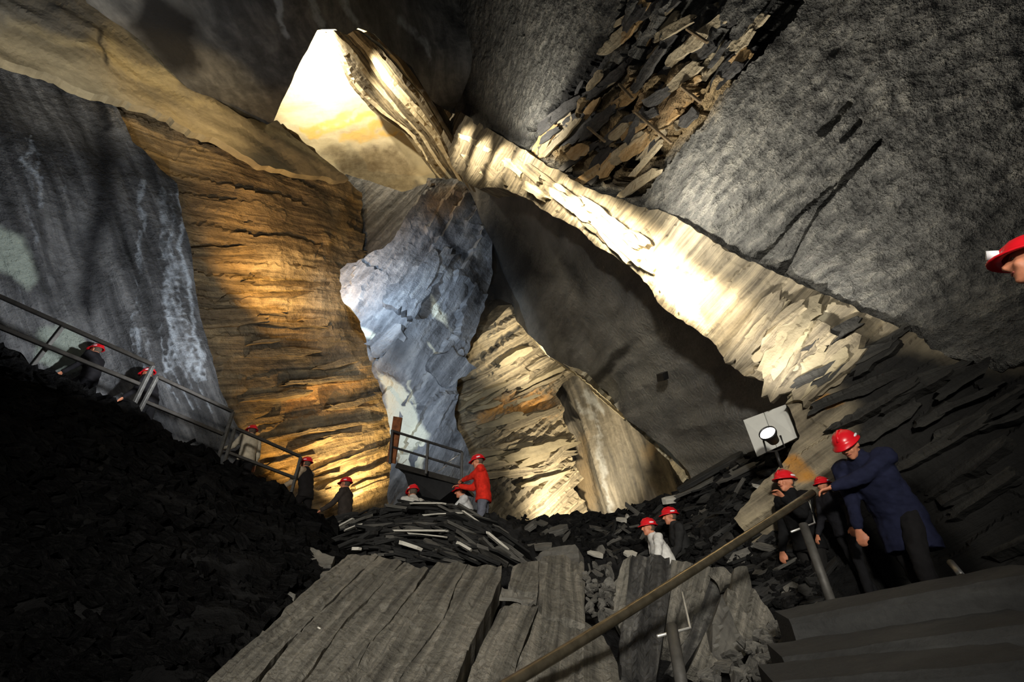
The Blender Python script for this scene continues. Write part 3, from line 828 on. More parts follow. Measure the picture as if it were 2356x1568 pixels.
# small slabs lying around them
block('slate_plate', 'slabmid', 'pale pointed slate slab beside the upper left corner of the huge slab', [(640, 1245), (662, 1243), (700, 1258), (735, 1262), (770, 1280), (762, 1300), (735, 1308), (715, 1330), (700, 1318), (688, 1295), (668, 1268)],
      [(640, 1245, 6.0), (770, 1280, 5.6), (715, 1330, 5.1)], 0.08, step=7)
block('slate_plate', 'slabmid', 'grey angular slate block leaning behind the rounded upright slab end', [(1232, 1282), (1262, 1262), (1300, 1252), (1322, 1249), (1331, 1262), (1333, 1300), (1250, 1300)], [(1232, 1282, 6.2), (1331, 1255, 6.0), (1333, 1300, 5.7)], 0.15, step=7)
block('slate_chip', 'slabmid', 'thin slate flakes in the gap beside the rounded upright slab end', [(1155, 1350), (1190, 1362), (1235, 1376), (1215, 1386), (1175, 1372), (1150, 1368)], [(1155, 1350, 4.6), (1235, 1376, 4.4), (1150, 1368, 4.4)], 0.03, step=6, cat='slate chip')
block('slate_chip', 'slabpale', 'small pale upright chip lying on the huge split slab', [(727, 1462), (732, 1442), (738, 1446), (741, 1460), (734, 1465)], [(727, 1462, 3.35), (738, 1442, 3.4), (741, 1460, 3.35)], 0.03, step=5, jag=0.5, cat='slate chip')
for u, v, w, z_, lab in ((655, 1372, 26, 4.5, 'rounded grey stone lying against the left edge of the huge slab'), (668, 1290, 20, 5.6, 'dim grey stone under the pale pointed slab'), (752, 1318, 16, 5.15, 'small grey stone between pale pointed slab and huge slab')):
    block('loose_stone', 'slabmid', lab, [(u - w, v + 2), (u - w * 0.6, v - w * 0.5), (u + w * 0.2, v - w * 0.6), (u + w, v - w * 0.1), (u + w * 0.7, v + w * 0.5), (u - w * 0.4, v + w * 0.55)], [(u - w, v, z_), (u + w, v, z_), (u, v + w, z_ - 0.12)], 0.1, step=6, jag=1.0, cat='stone')
# standing slabs to the right
Q0 = dict(thick=0.18, step=8, jag=1.0)
block('upright_slate', 'block', 'pale narrow slate face standing left of the dark striped slab', [(1452, 1278), (1446, 1330), (1440, 1400), (1428, 1450), (1402, 1400), (1398, 1360), (1420, 1330), (1436, 1290)], [(1452, 1278, 5.4), (1398, 1360, 5.0), (1428, 1450, 4.5)], tdir=((1420, 1440), (1450, 1290)), **Q0)
block('upright_slate', 'stripe', 'dark vertically striped slate slab standing under the handrail', [(1454, 1278), (1480, 1276), (1510, 1281), (1540, 1284), (1545, 1340), (1532, 1420), (1520, 1500), (1510, 1560), (1480, 1566), (1430, 1550), (1424, 1480), (1440, 1400), (1446, 1330)], [(1454, 1278, 5.3), (1540, 1284, 5.3), (1470, 1550, 3.6)], tdir=((1475, 1550), (1490, 1280)),
      disp=strata(0.05, 0.05, 0.3, 3.0, 0.02, 3.0), **Q0)
block('upright_slate', 'block', 'pale slate slab standing behind the handrail bracket', [(1545, 1288), (1580, 1290), (1640, 1302), (1632, 1340), (1610, 1400), (1585, 1460), (1550, 1500), (1515, 1480), (1530, 1420), (1542, 1350)], [(1545, 1288, 5.5), (1640, 1302, 5.5), (1550, 1500, 4.3)], tdir=((1540, 1490), (1590, 1300)), **Q0)
block('upright_slate', 'stripe', 'dark slate slab between pale slab and leaning slabs', [(1612, 1318), (1664, 1312), (1672, 1340), (1668, 1360), (1640, 1430), (1610, 1480), (1570, 1540), (1530, 1545), (1590, 1450)], [(1612, 1318, 5.5), (1672, 1330, 5.5), (1550, 1540, 4.0)], tdir=((1570, 1520), (1640, 1320)), **Q0)
for i, (ol, lab) in enumerate((
        ([(1640, 1305), (1665, 1303), (1686, 1322), (1682, 1342), (1668, 1345), (1660, 1322)], 'small curled slate lip above the leaning slabs'),
        ([(1690, 1306), (1706, 1299), (1720, 1302), (1732, 1350), (1760, 1390), (1790, 1430), (1782, 1450), (1740, 1440), (1700, 1390), (1684, 1345)], 'tallest of the leaning curved slate slabs, with a rounded top'),
        ([(1672, 1352), (1690, 1360), (1712, 1405), (1745, 1445), (1775, 1458), (1760, 1490), (1740, 1500), (1700, 1450), (1672, 1400)], 'middle of the leaning curved slate slabs, under the rounded one'),
        ([(1662, 1365), (1680, 1410), (1702, 1455), (1735, 1502), (1700, 1512), (1665, 1518), (1640, 1500), (1640, 1430)], 'lowest of the leaning curved slate slabs'),
        ([(1625, 1450), (1640, 1510), (1660, 1520), (1620, 1545), (1590, 1530)], 'small grey slate wedge at the foot of the leaning slabs'))):
    block('leaning_slate', 'slabmid' if i == 3 else 'block', lab, ol, [(1690, 1306, 5.4 - 0.12 * i), (1790, 1430, 4.8 - 0.12 * i), (1640, 1500, 4.2 - 0.12 * i)], 0.12, tdir=((1650, 1480), (1700, 1310)), step=7, jag=0.8)

# steps at the lower right
STEPS = [((1815, 1428), (2440, 1312), 3.15, 2.55, 'topmost worn stone step at the right edge, below the man in navy'),
         ((1800, 1517), (2440, 1432), 2.75, 2.25, 'middle worn stone step at the lower right corner'),
         ((1780, 1575), (2440, 1520), 2.42, 2.0, 'lowest worn stone step at the bottom right corner')]
for (a, b, za, zb, lab) in STEPS:
    A, B = at(*a, za), at(*b, zb)
    d = (B - A).normalized()
    back = Vector((0.25, 0.95, 0.12)).normalized()
    bm = bmesh.new()
    n = 16
    prof = [(-0.06, -0.26), (-0.04, -0.02), (-0.01, 0.015), (0.36, 0.04), (0.36, -0.26)]
    rings = []
    for i in range(n + 1):
        p = A + (B - A) * (i / n)
        rings.append([bm.verts.new(p + back * (x + 0.012 * (random.random() - 0.5)) + Vector((0, 0, z + 0.008 * (random.random() - 0.5)))) for x, z in prof])
    for r0, r1 in zip(rings, rings[1:]):
        for k in range(5):
            bm.faces.new((r0[k], r0[(k + 1) % 5], r1[(k + 1) % 5], r1[k]))
    bm.faces.new(rings[0]); bm.faces.new(rings[-1][::-1])
    bmesh.ops.recalc_face_normals(bm, faces=bm.faces)
    me = to_mesh('stone_step', bm)
    co = np.array([v.co[:] for v in me.vertices])
    S = np.c_[co @ np.array(d), co[:, 2], co[:, 1]].astype(np.float32)
    me.attributes.new('sc', 'FLOAT_VECTOR', 'POINT').data.foreach_set('vector', S.ravel())
    tag(link('stone_step', me, M['step']), lab, 'step', 'worn stone steps at the lower right')

# ------------------------------------------------------------------ loose slabs of the heaps
def slab_mesh(name, seed, thick=0.06, ragged=0.12):
    r = random.Random(seed)
    n = r.choice((6, 7, 8))
    pts = []
    for k in range(n):
        a = 2 * math.pi * (k + 0.35 * (r.random() - 0.5)) / n
        c, s = math.cos(a), math.sin(a)
        q = max(abs(c), abs(s)) ** 0.75
        pts.append((0.5 * c / q * (1 - ragged * r.random()), 0.5 * s / q * (1 - ragged * r.random())))
    bm = bmesh.new()
    top = [bm.verts.new((x, y, 0.5 + 0.25 * (r.random() - 0.5))) for x, y in pts]
    bot = [bm.verts.new((x * (1 - 0.1 * r.random()), y * (1 - 0.15 * r.random()), -0.5 + 0.25 * (r.random() - 0.5))) for x, y in pts]
    bm.faces.new(top); bm.faces.new(bot[::-1])
    for k in range(n):
        bm.faces.new((bot[k], bot[(k + 1) % n], top[(k + 1) % n], top[k]))
    me = to_mesh(name, bm)
    smooth_sc(me, 1.0)
    return me
SLABS = {}
for m in ('slab', 'slabmid', 'slabpale'):
    SLABS[m] = [slab_mesh('loose_slab', 100 + i) for i in range(8)]
    for me in SLABS[m]:
        me.materials.append(M[m])

def slab_matrix(u, v, z, ang, L, W, T, tilt=0.0, roll=0.0, upv=(0, -0.42, 0.9)):
    """slab seen at (u, v): long axis at angle ang in the picture, lying over a slope that climbs away"""
    c = at(u, v, z)
    a = math.radians(ang)
    ax = (at(u + 60 * math.cos(a), v + 60 * math.sin(a), z) - c).normalized()
    ax = (ax + Vector((0, 1, 0)) * tilt).normalized()
    up = Vector(upv)
    up = (up - ax * up.dot(ax)).normalized()
    ay = up.cross(ax)
    up = (up * math.cos(roll) + ay * math.sin(roll)).normalized()
    ay = up.cross(ax)
    m = Matrix((ax * L, ay * W, up * T)).transposed().to_4x4()
    m.translation = c
    return m

def put_slab(name, mat, mtx, label, group, cat='slate slab'):
    o = bpy.data.objects.new(name, random.choice(SLABS[mat]))
    COL.objects.link(o)
    o.matrix_world = mtx
    tag(o, label, cat, group)
    return o

heapf = inv_depth([(760, 1200, 8.0), (980, 1158, 8.2), (1190, 1190, 8.2), (860, 1290, 5.9), (1160, 1290, 6.0), (1010, 1230, 6.8), (700, 1250, 6.6)])
def look(px, ang):
    size = 'short' if px < 60 else ('long' if px > 105 else 'middling')
    lie = 'rising right' if ang < -8 else ('falling right' if ang > 12 else 'lying level')
    return size, lie
def heap_zone(u, v):
    if v < 1185: return 'on the crest of the middle heap'
    if u < 860: return 'on the left flank of the middle heap'
    if u > 1090: return 'on the right flank of the middle heap'
    return 'in the belly of the middle heap' if v < 1240 else 'at the foot of the middle heap'
def field_zone(u, v):
    if u < 1330: return 'on rubble below the far chamber'
    if u < 1480: return 'on rubble left of the walking visitors'
    if u < 1620: return 'on rubble behind the walking visitors'
    return 'high on the rubble below the pale panel' if v < 1150 else 'on the dark slope beside the black-jacketed man'
HEAP = [(760, 1195), (860, 1178), (950, 1160), (1000, 1157), (1060, 1165), (1120, 1190), (1180, 1240), (1200, 1290), (1100, 1292), (1000, 1290), (940, 1285), (850, 1272), (790, 1268), (740, 1240)]
R = random.Random(5)
n = 0
while n < 230:
    u, v = R.uniform(740, 1200), R.uniform(1155, 1295)
    if not in_poly(np.array([[u, v]]), HEAP)[0]:
        continue
    z = 1.0 / float(heapf(np.array([[u, v]]))[0])
    t = (u - 970) / 230.0
    ang = -24 + 26 * (t + 1) if t < 0 else 2 + 36 * t
    ang += R.gauss(0, 9)
    px = R.uniform(35, 150) * (0.75 + 0.25 * (v - 1155) / 130)
    L = px * z / F
    mat = 'slab' if R.random() < 0.80 else 'slabmid'
    put_slab('slate_plate', mat, slab_matrix(u, v, z, ang, L, R.uniform(0.16, 0.36), R.uniform(0.018, 0.05), R.uniform(-0.15, 0.15), R.gauss(0.0, 0.16), (0, -0.12, 0.98)),
             '%s %s slate slab %s, %s' % (look(px, ang)[0], 'dark' if mat == 'slab' else 'grey', look(px, ang)[1], heap_zone(u, v)), 'loose slate slabs ' + heap_zone(u, v))
    n += 1
for u, v, ang, px, T, lab in ((985, 1158, 0, 90, 0.045, 'long pale slate strip on the crest of the heap below the red-jacketed man'),
                              (968, 1221, 0, 140, 0.04, 'long pale slate strip halfway down the middle heap'),
                              (985, 1231, 6, 100, 0.03, 'pale slate sliver crossing just under the long pale strip'),
                              (944, 1255, 18, 62, 0.07, 'short bright slate bar low on the heap, left of middle'),
                              (1068, 1257, 30, 45, 0.06, 'short tan slate bar low on the heap, right of middle'),
                              (1150, 1250, 40, 90, 0.05, 'long tan slate edge slanting down the right flank of the heap'),
                              (790, 1206, -30, 62, 0.035, 'pale slate edge slanting up the left flank of the heap'),
                              (812, 1213, -22, 50, 0.03, 'lower pale slate edge on the left flank of the heap'),
                              (1020, 1182, -3, 100, 0.04, 'pale bent slate edge just below the crest of the heap'),
                              (1085, 1190, 35, 60, 0.035, 'pale slate edge slanting down right from the heap crest'),
                              (820, 1262, 0, 26, 0.06, 'small bluish white slate chip at the lower left of the heap')):
    z = 1.0 / float(heapf(np.array([[u, v]]))[0]) - 0.35
    put_slab('slate_plate', 'slabpale', slab_matrix(u, v, z, ang, px * z / F, 0.10, T * 0.55, 0, 0.0, (0, -0.05, 1)), lab, None)

# rubble slope on the right: shards one can pick out, the rest joined
fieldf = inv_depth([(1200, 1190, 9.4), (1300, 1190, 9.5), (1590, 1125, 8.8), (1850, 1000, 7.1), (1200, 1290, 6.4), (1400, 1320, 6.4), (1800, 1400, 4.8), (1500, 1230, 8.2), (1900, 1200, 5.6)])
FIELD = [(1170, 1192), (1300, 1188), (1400, 1182), (1450, 1168), (1590, 1122), (1700, 1062), (1790, 1020), (1870, 1000), (1900, 1120), (1900, 1380), (1760, 1400), (1700, 1300), (1400, 1290), (1220, 1260)]
n = 0
while n < 190:
    u, v = R.uniform(1170, 1900), R.uniform(1000, 1400)
    if not in_poly(np.array([[u, v]]), FIELD)[0]:
        continue
    z = 1.0 / float(fieldf(np.array([[u, v]]))[0])
    ang = R.gauss(-4, 24) if u < 1480 else R.gauss(-26, 12)
    px = R.uniform(25, 80) if u < 1480 else R.uniform(35, 120)
    mat = 'slab' if R.random() < (0.68 if u < 1480 else 0.86) else 'slabmid'
    put_slab('slate_shard', mat, slab_matrix(u, v, z, ang, px * z / F, R.uniform(0.10, 0.24), R.uniform(0.02, 0.05), R.uniform(-0.25, 0.25), R.gauss(-0.05, 0.35)),
             '%s %s slate shard %s, %s' % (look(px * 1.3, ang)[0], 'dark' if mat == 'slab' else 'grey', look(px, ang)[1], field_zone(u, v)), 'slate shards ' + field_zone(u, v), 'slate shard')
    n += 1
for u, v, ang, px, T, mat, lab in ((1545, 1149, -10, 48, 0.10, 'slabpale', 'pale slate bar on the rubble crest above the two walking visitors'), (1442, 1187, -60, 12, 0.04, 'slabpale', 'tiny pale upright chip on the rubble crest'),
                              (1430, 1195, 2, 26, 0.05, 'slabpale', 'small pale slate chip lying on the rubble crest'), (1276, 1222, -20, 70, 0.10, 'slabmid', 'broad tan slate shard lying on the rubble left of the visitors'), (1215, 1215, -40, 50, 0.10, 'slabmid', 'tan slate shard tilted on the rubble beside the heap'),
                              (1250, 1257, -5, 45, 0.05, 'slabmid', 'tan slate strip above the angular grey block'), (1370, 1274, 8, 40, 0.03, 'slabpale', 'thin pale slate strip beside the angular grey block'), (1450, 1273, 0, 36, 0.03, 'slabpale', 'pale slate strip on top of the dark striped slab'),
                              (1640, 1082, -30, 200, 0.09, 'slab', 'long dark slate beam along the upper rubble crest'), (1700, 1085, -27, 130, 0.03, 'slabmid', 'long grey slate strip under the dark beam on the rubble crest'), (1750, 1120, 12, 40, 0.03, 'slabpale', 'pale thin slate strip left of the dark-clad visitor'),
                              (1600, 1120, -28, 110, 0.05, 'slabmid', 'grey slate strip low on the upper rubble crest')):
    z = 1.0 / float(fieldf(np.array([[u, v]]))[0]) - 0.3
    put_slab('slate_shard', mat, slab_matrix(u, v, z, ang, px * z / F, 0.2, T, 0, -0.1), lab, None, 'slate shard')

def scatter_stuff(name, mat, label, poly, f, count, px, seed, spread=25, mean=-10):
    r = random.Random(seed)
    bm = bmesh.new()
    base = [slab_mesh('x', 300 + i) for i in range(5)]
    xy = np.asarray(poly, float)
    lo, hi = xy.min(0), xy.max(0)
    k = 0
    while k < count:
        u, v = r.uniform(lo[0], hi[0]), r.uniform(lo[1], hi[1])
        if not in_poly(np.array([[u, v]]), poly)[0]:
            continue
        z = 1.0 / float(f(np.array([[u, v]]))[0])
        s = r.uniform(*px) * z / F
        m = slab_matrix(u, v, z, r.gauss(mean, spread), s, s * r.uniform(0.4, 0.9), s * r.uniform(0.12, 0.35), r.uniform(-0.5, 0.5), r.gauss(0, 0.5))
        n0 = len(bm.verts)
        bm.from_mesh(r.choice(base))
        bm.verts.ensure_lookup_table()
        bmesh.ops.transform(bm, matrix=m, verts=bm.verts[n0:])
        k += 1
    me = to_mesh(name, bm)
    if 'sc' not in me.attributes:
        smooth_sc(me)
    return tag(link(name, me, M[mat]), label, 'rubble', None, 'stuff')

scatter_stuff('slate_rubble', 'rubble', 'small dark slate chips covering the rubble slope on the right', FIELD, fieldf, 1500, (8, 30), 4, 25, -18)
bankf = inv_depth([(0, 800, 7.5), (700, 1170, 7.5), (430, 1568, 2.85), (0, 1568, 2.95), (700, 1330, 4.95)])
scatter_stuff('bank_rubble', 'black', 'black slate chips covering the dark bank on the left', [(0, 820), (320, 960), (680, 1155), (780, 1220), (700, 1330), (600, 1440), (440, 1568), (0, 1568)], bankf, 1300, (12, 60), 8, 25, 20)
nearf = inv_depth([(1750, 1500, 3.6), (1900, 1420, 3.9), (1800, 1568, 2.9), (1350, 1300, 5.4)])
scatter_stuff('chip_rubble', 'slabmid', 'grey slate chips lying between the leaning slabs and the stone steps', [(1640, 1520), (1780, 1440), (1900, 1400), (1920, 1440), (1830, 1500), (1800, 1568), (1600, 1568)], nearf, 170, (14, 50), 12, 35, -10)
gapf = inv_depth([(1345, 1310, 5.2), (1400, 1310, 5.2), (1360, 1430, 4.4)])
scatter_stuff('crumbled_slate', 'slabmid', 'crumbled slate between rounded slab end and pale narrow slab', [(1345, 1305), (1400, 1300), (1420, 1330), (1400, 1420), (1350, 1420)], gapf, 70, (10, 32), 13, 50, -40)
# ------------------------------------------------------------------ handrail in the foreground
root = tag(empty('handrail', at(1560, 1640, 2.6)), 'worn steel handrail rising from the bottom edge to the man in navy', 'handrail')
_A, _M, _B = at(1100, 1612, 2.46), at(1470, 1390, 3.3), at(1870, 1133, 4.5)
_C = _M * 2 - (_A + _B) / 2
tube('rail_tube', [_A * (1 - t) ** 2 + _C * 2 * t * (1 - t) + _B * t * t for t in [k / 24 for k in range(25)]], 0.034, M['railtop'], root, 16)
for top, base, k0, k1, k2, zz in (((1545, 1440, 2.98), (1580, 1640, 2.5), (1569, 1362), (1588, 1444), (1512, 1463), (3.36, 3.1, 2.95)), ((1848, 1205, 4.15), (1926, 1420, 3.62), (1862, 1150), (1875, 1203), (1820, 1223), (4.44, 4.25, 4.1))):
    tube('post', [at(*base), at(*top)], 0.036, M['post'], root, 12)
    tube('bracket', [at(*k0, zz[0]), at(*k1, zz[1]), at(*k2, zz[2])], 0.009, M['bracket'], root, 8)
root = tag(empty('pale_rod', at(2236, 1352, 3.9)), 'pale banded rod leaning low beside the right wall', 'rod')
a, b = at(2187, 1293, 4.3), at(2236, 1352, 3.95)
m = a.lerp(b, 0.55)
tube('rod_half', [a, m], 0.03, M['bracket'], root, 10)
tube('rod_half', [m.lerp(b, 0.04), b], 0.03, M['bracket'], root, 10)

# ------------------------------------------------------------------ stair railing on the left
def railing(label, tops, mids, posts, w=0.055):
    base = at(*posts[-1][1])
    r = tag(empty('stair_railing', base), label, 'railing', 'stair railing sections on the left')
    bar('top_rail', at(*tops[0]), at(*tops[1]), w, w, M['rail'], r)
    bar('mid_rail', at(*mids[0]), at(*mids[1]), w, w, M['rail'], r)
    for p, q in posts:
        bar('post', at(*p), at(*q), w, w * 0.9, M['steel'], r)
railing('topmost section of stair railing at the left edge, in front of the dim visitor', ((-60, 655, 7.5), (354, 840, 8.6)), ((-60, 728, 7.2), (322, 884, 8.4)),
        (((146, 748, 8.05), (70, 845, 7.6)), ((352, 840, 8.6), (294, 958, 8.15))), 0.065)
railing('middle section of stair railing above the dark bank', ((362, 866, 8.6), (536, 947, 9.2)), ((330, 922, 8.4), (514, 999, 8.95)),
        (((362, 866, 8.6), (312, 962, 8.2)), ((536, 947, 9.2), (498, 1068, 8.75))), 0.06)
railing('lowest section of stair railing, ending beside the visitor in the dark vest', ((541, 984, 9.15), (692, 1050, 9.6)), ((524, 1040, 8.95), (681, 1100, 9.4)),
        (((541, 984, 9.15), (514, 1072, 8.8)), ((692, 1050, 9.6), (666, 1150, 9.2))), 0.055)

def quad_board(name, P, thick, mat, parent):
    bm = bmesh.new()
    P = [Vector(p) for p in P]
    nn = (P[1] - P[0]).cross(P[3] - P[0]).normalized()
    v0 = [bm.verts.new(p - parent.location) for p in P]
    v1 = [bm.verts.new(p - parent.location + nn * thick) for p in P]
    bm.faces.new(v0); bm.faces.new(v1[::-1])
    for k in range(4):
        bm.faces.new((v0[k], v1[k], v1[(k + 1) % 4], v0[(k + 1) % 4]))
    bmesh.ops.recalc_face_normals(bm, faces=bm.faces)
    return link(name, to_mesh(name, bm), mat, parent)

# ------------------------------------------------------------------ viewing platform
def Z(u, v, z=9.6):
    return at(u, v, z)
pl = tag(empty('viewing_platform', Z(985, 1140)), 'dark steel viewing platform with railing before the pale pillar', 'platform')
D0, D1 = Z(912, 1070, 9.9), Z(1064, 1111, 9.4)
dv = (D1 - D0).normalized()
bk = Vector((dv.y * -1, dv.x, 0)).normalized()
if bk.y < 0: bk = -bk
bm = bmesh.new()
c = (D0 + D1) / 2 + bk * 0.45 - pl.location
bm_box(bm, c, (D1 - D0) / 2, bk * 0.45, Vector((0, 0, 0.035)))
link('deck', to_mesh('deck', bm), M['darksteel'], pl)
bar('deck_edge', D0, D1, 0.05, 0.11, M['rail'], pl)
bm = bmesh.new()      # black tapering solid for the underside of the deck
pts = [Z(930, 1086, 9.8), Z(1056, 1116, 9.45), Z(1012, 1150, 9.3), Z(945, 1135, 9.55)]
v0 = [bm.verts.new(p - pl.location) for p in pts]
v1 = [bm.verts.new(p - pl.location + bk * 0.7) for p in pts]
bm.faces.new(v0); bm.faces.new(v1[::-1])
for k in range(4):
    bm.faces.new((v0[k], v1[k], v1[(k + 1) % 4], v0[(k + 1) % 4]))
bmesh.ops.recalc_face_normals(bm, faces=bm.faces)
link('deck_underside', to_mesh('deck_underside', bm), M['blackplastic'], pl)
bar('top_rail', Z(900, 990, 9.9), Z(1064, 1040, 9.4), 0.045, 0.045, M['darksteel'], pl)
bar('mid_rail', Z(898, 1026, 9.9), Z(1063, 1076, 9.4), 0.04, 0.04, M['darksteel'], pl)
for (x0, y0, x1, y1, z) in ((903, 988, 897, 1066, 9.9), (985, 1015, 980, 1090, 9.65), (1063, 1040, 1061, 1108, 9.4)):
    bar('post', Z(x0, y0, z), Z(x1, y1, z - 0.28), 0.055, 0.05, M['darksteel'], pl)
for a, b in (((1020, 1070), (1058, 1044)), ((1008, 1084), (1040, 1062)), ((926, 1066), (936, 1056))):
    tube('brace', [Z(*a, 9.7), Z(*b, 9.75)], 0.008, M['bracket'], pl, 6)
bd = tag(empty('wooden_board', Z(905, 1050)), 'rust brown upright board at the left end of the viewing platform', 'board')
quad_board('board', (Z(905, 957, 10.15), Z(924, 960, 10.1), Z(908, 1066, 9.75), Z(890, 1062, 9.8)), 0.05, M['rust'], bd)

# ------------------------------------------------------------------ white double panel, floodlight and small fixtures on the right
cf = inv_depth(UNDER_CTRL)
def onC(u, v, off=0.0):
    return at(u, v, 1.0 / float(cf(np.array([[u, v]]))[0]) - off)
pn = tag(empty('notice_panel', at(1770, 1040, 6.3)), 'pale blank double panel standing under the beam beside the floodlight', 'panel')
A, B, C_, D_ = at(1710, 966, 6.75), at(1807, 930, 6.35), at(1834, 1006, 6.1), at(1742, 1050, 6.5)
mt, mb = A.lerp(B, 0.5), D_.lerp(C_, 0.5)
e = (B - A).normalized() * 0.006
quad_board('panel_leaf', (A, mt - e, mb - e, D_), 0.03, M['white'], pn)
quad_board('panel_leaf', (mt + e, B, C_, mb + e), 0.03, M['white'], pn)

def floodlight(label, pos, face, r, length, base, lit=True):
    root = tag(empty('floodlight', base), label, 'lamp')
    pos = Vector(pos)
    d, x, y = frame_of(face)
    o = root.location
    bm = bmesh.new()
    prof = [(-length, 0.35), (-length * 0.9, 0.62), (-length * 0.35, 0.80), (0.0, 1.08), (0.03, 1.08), (0.03, 0.98), (0.005, 0.95)]
    rings = [[bm.verts.new(pos - o + d * a + r * k * (math.cos(t * math.pi / 10) * x + math.sin(t * math.pi / 10) * y)) for t in range(20)] for a, k in prof]
    for r0, r1 in zip(rings, rings[1:]):
        for k in range(20):
            bm.faces.new((r0[k], r0[(k + 1) % 20], r1[(k + 1) % 20], r1[k]))
    bm.faces.new(rings[0][::-1])
    link('housing', to_mesh('housing', bm, True), M['blackplastic'], root)
    bm = bmesh.new()
    c = bm.verts.new(pos - o + d * 0.03)
    ring = [bm.verts.new(pos - o + d * 0.012 + r * 0.97 * (math.cos(t * math.pi / 12) * x + math.sin(t * math.pi / 12) * y)) for t in range(24)]
    for k in range(24):
        bm.faces.new((c, ring[k], ring[(k + 1) % 24]))
    link('lens', to_mesh('lens', bm, True), M['lens'], root)
    up = Vector((0, 0, 1))
    s = d.cross(up).normalized()
    q = pos - d * length * 0.5
    tube('yoke', [q + s * r * 1.05, q + s * r * 1.1 - up * r * 1.5, q - up * r * 1.7, q - s * r * 1.1 - up * r * 1.5, q - s * r * 1.05], 0.012, M['darksteel'], root, 8)
    tube('stand', [q - up * r * 1.7, base], 0.02, M['darksteel'], root, 8)
    return root
fl = at(1768, 998, 5.75)
floodlight('lit round floodlight standing on the rubble before the pale panel', fl, Vector((-0.62, -0.55, 0.42)), 0.098, 0.15, fl + Vector((0.06, 0.06, -0.40)))
bx = tag(empty('junction_box', onC(1530, 870, 0.12)), 'small dark box fixed to the flat grey underside of the beam', 'fixture')
quad_board('box_body', (onC(1521, 856, 0.14), onC(1536, 853, 0.14), onC(1539, 870, 0.14), onC(1523, 873, 0.14)), -0.12, M['blackplastic'], bx)
quad_board('box_plate', (onC(1527, 860, 0.17), onC(1534, 859, 0.17), onC(1535, 864, 0.17), onC(1528, 865, 0.17)), -0.01, M['slabpale'] if False else M['bracket'], bx)
# beam supports hanging between the broken roof plates
rf = inv_depth(ROOF_CTRL)
for i, (a, b, lab) in enumerate((((1424, 193), (1456, 228), 'thin wooden peg in the broken roof patch, leftmost of the upper pair'), ((1568, 200), (1612, 235), 'thin wooden peg in the broken roof patch, right of the upper pair'),
                     ((1352, 292), (1392, 326), 'thin wooden peg in the broken roof patch, lower left'), ((1580, 66), (1628, 98), 'thin wooden peg near the top of the broken roof patch'), ((1462, 258), (1545, 330), 'longest wooden peg, lower right in the broken roof patch'))):
    za, zb = (1.0 / float(rf(np.array([p]))[0]) - 0.12 for p in (a, b))
    r = tag(empty('roof_peg', at(*a, za)), lab, 'peg', 'pegs in the broken roof')
    bar('peg_shaft', at(*a, za), at(*b, zb), 0.035, 0.05, M['pegwood'], r)
# ------------------------------------------------------------------ visitors
def ell(bm, c, r, rot=None, seg=10, rings=7):
    c = Vector(c)
    m = Matrix.Translation(c)
    if rot is not None:
        m = m @ rot.to_4x4()
    m = m @ Matrix.Diagonal((r[0], r[1], r[2], 1))
    bmesh.ops.create_uvsphere(bm, u_segments=seg, v_segments=rings, radius=1.0, matrix=m)

def capsule(bm, a, b, ra, rb, n=10):
    a, b = Vector(a), Vector(b)
    d = b - a
    L = max(d.length, 1e-4)
    d, x, y = frame_of(d)
    prof = [(-ra, 0.02 * ra), (-0.75 * ra, 0.66 * ra), (-0.35 * ra, 0.93 * ra), (0, ra), (L * 0.5, (ra + rb) / 2), (L, rb), (L + 0.35 * rb, 0.93 * rb), (L + 0.75 * rb, 0.66 * rb), (L + rb, 0.02 * rb)]
    rs = [[bm.verts.new(a + d * t + r * (math.cos(2 * math.pi * k / n) * x + math.sin(2 * math.pi * k / n) * y)) for k in range(n)] for t, r in prof]
    for p, q in zip(rs, rs[1:]):
        for k in range(n):
            bm.faces.new((p[k], p[(k + 1) % n], q[(k + 1) % n], q[k]))
    bm.faces.new(rs[0][::-1]); bm.faces.new(rs[-1])

def loft(bm, secs, n=16):
    """secs: (centre, half width vector, half depth vector)"""
    rs = [[bm.verts.new(Vector(c) + Vector(w) * math.cos(2 * math.pi * k / n) + Vector(h) * math.sin(2 * math.pi * k / n)) for k in range(n)] for c, w, h in secs]
    for p, q in zip(rs, rs[1:]):
        for k in range(n):
            bm.faces.new((p[k], p[(k + 1) % n], q[(k + 1) % n], q[k]))
    bm.faces.new(rs[0][::-1]); bm.faces.new(rs[-1])

def fuse(name, bm, voxel, smooth=3, wrinkle=0.0):
    """one continuous skin over overlapping volumes"""
    bmesh.ops.recalc_face_normals(bm, faces=bm.faces)
    me = to_mesh('tmp', bm)
    o = bpy.data.objects.new('tmp', me)
    COL.objects.link(o)
    r = o.modifiers.new('r', 'REMESH')
    r.mode = 'VOXEL'
    r.voxel_size = voxel
    s = o.modifiers.new('s', 'SMOOTH')
    s.iterations = smooth
    s.factor = 0.5
    dg = bpy.context.evaluated_depsgraph_get()
    out = bpy.data.meshes.new_from_object(o.evaluated_get(dg))
    out.name = name
    bpy.data.objects.remove(o)
    bpy.data.meshes.remove(me)
    if wrinkle:
        nv = len(out.vertices)
        co = np.empty(nv * 3); out.vertices.foreach_get('co', co)
        no = np.empty(nv * 3); out.vertices.foreach_get('normal', no)
        co = co.reshape(-1, 3); no = no.reshape(-1, 3)
        co = co + no * (wrinkle * fbm(co * np.array([9, 9, 16]), 3))[:, None]
        out.vertices.foreach_set('co', co.ravel())
    out.polygons.foreach_set('use_smooth', [True] * len(out.polygons))
    return out

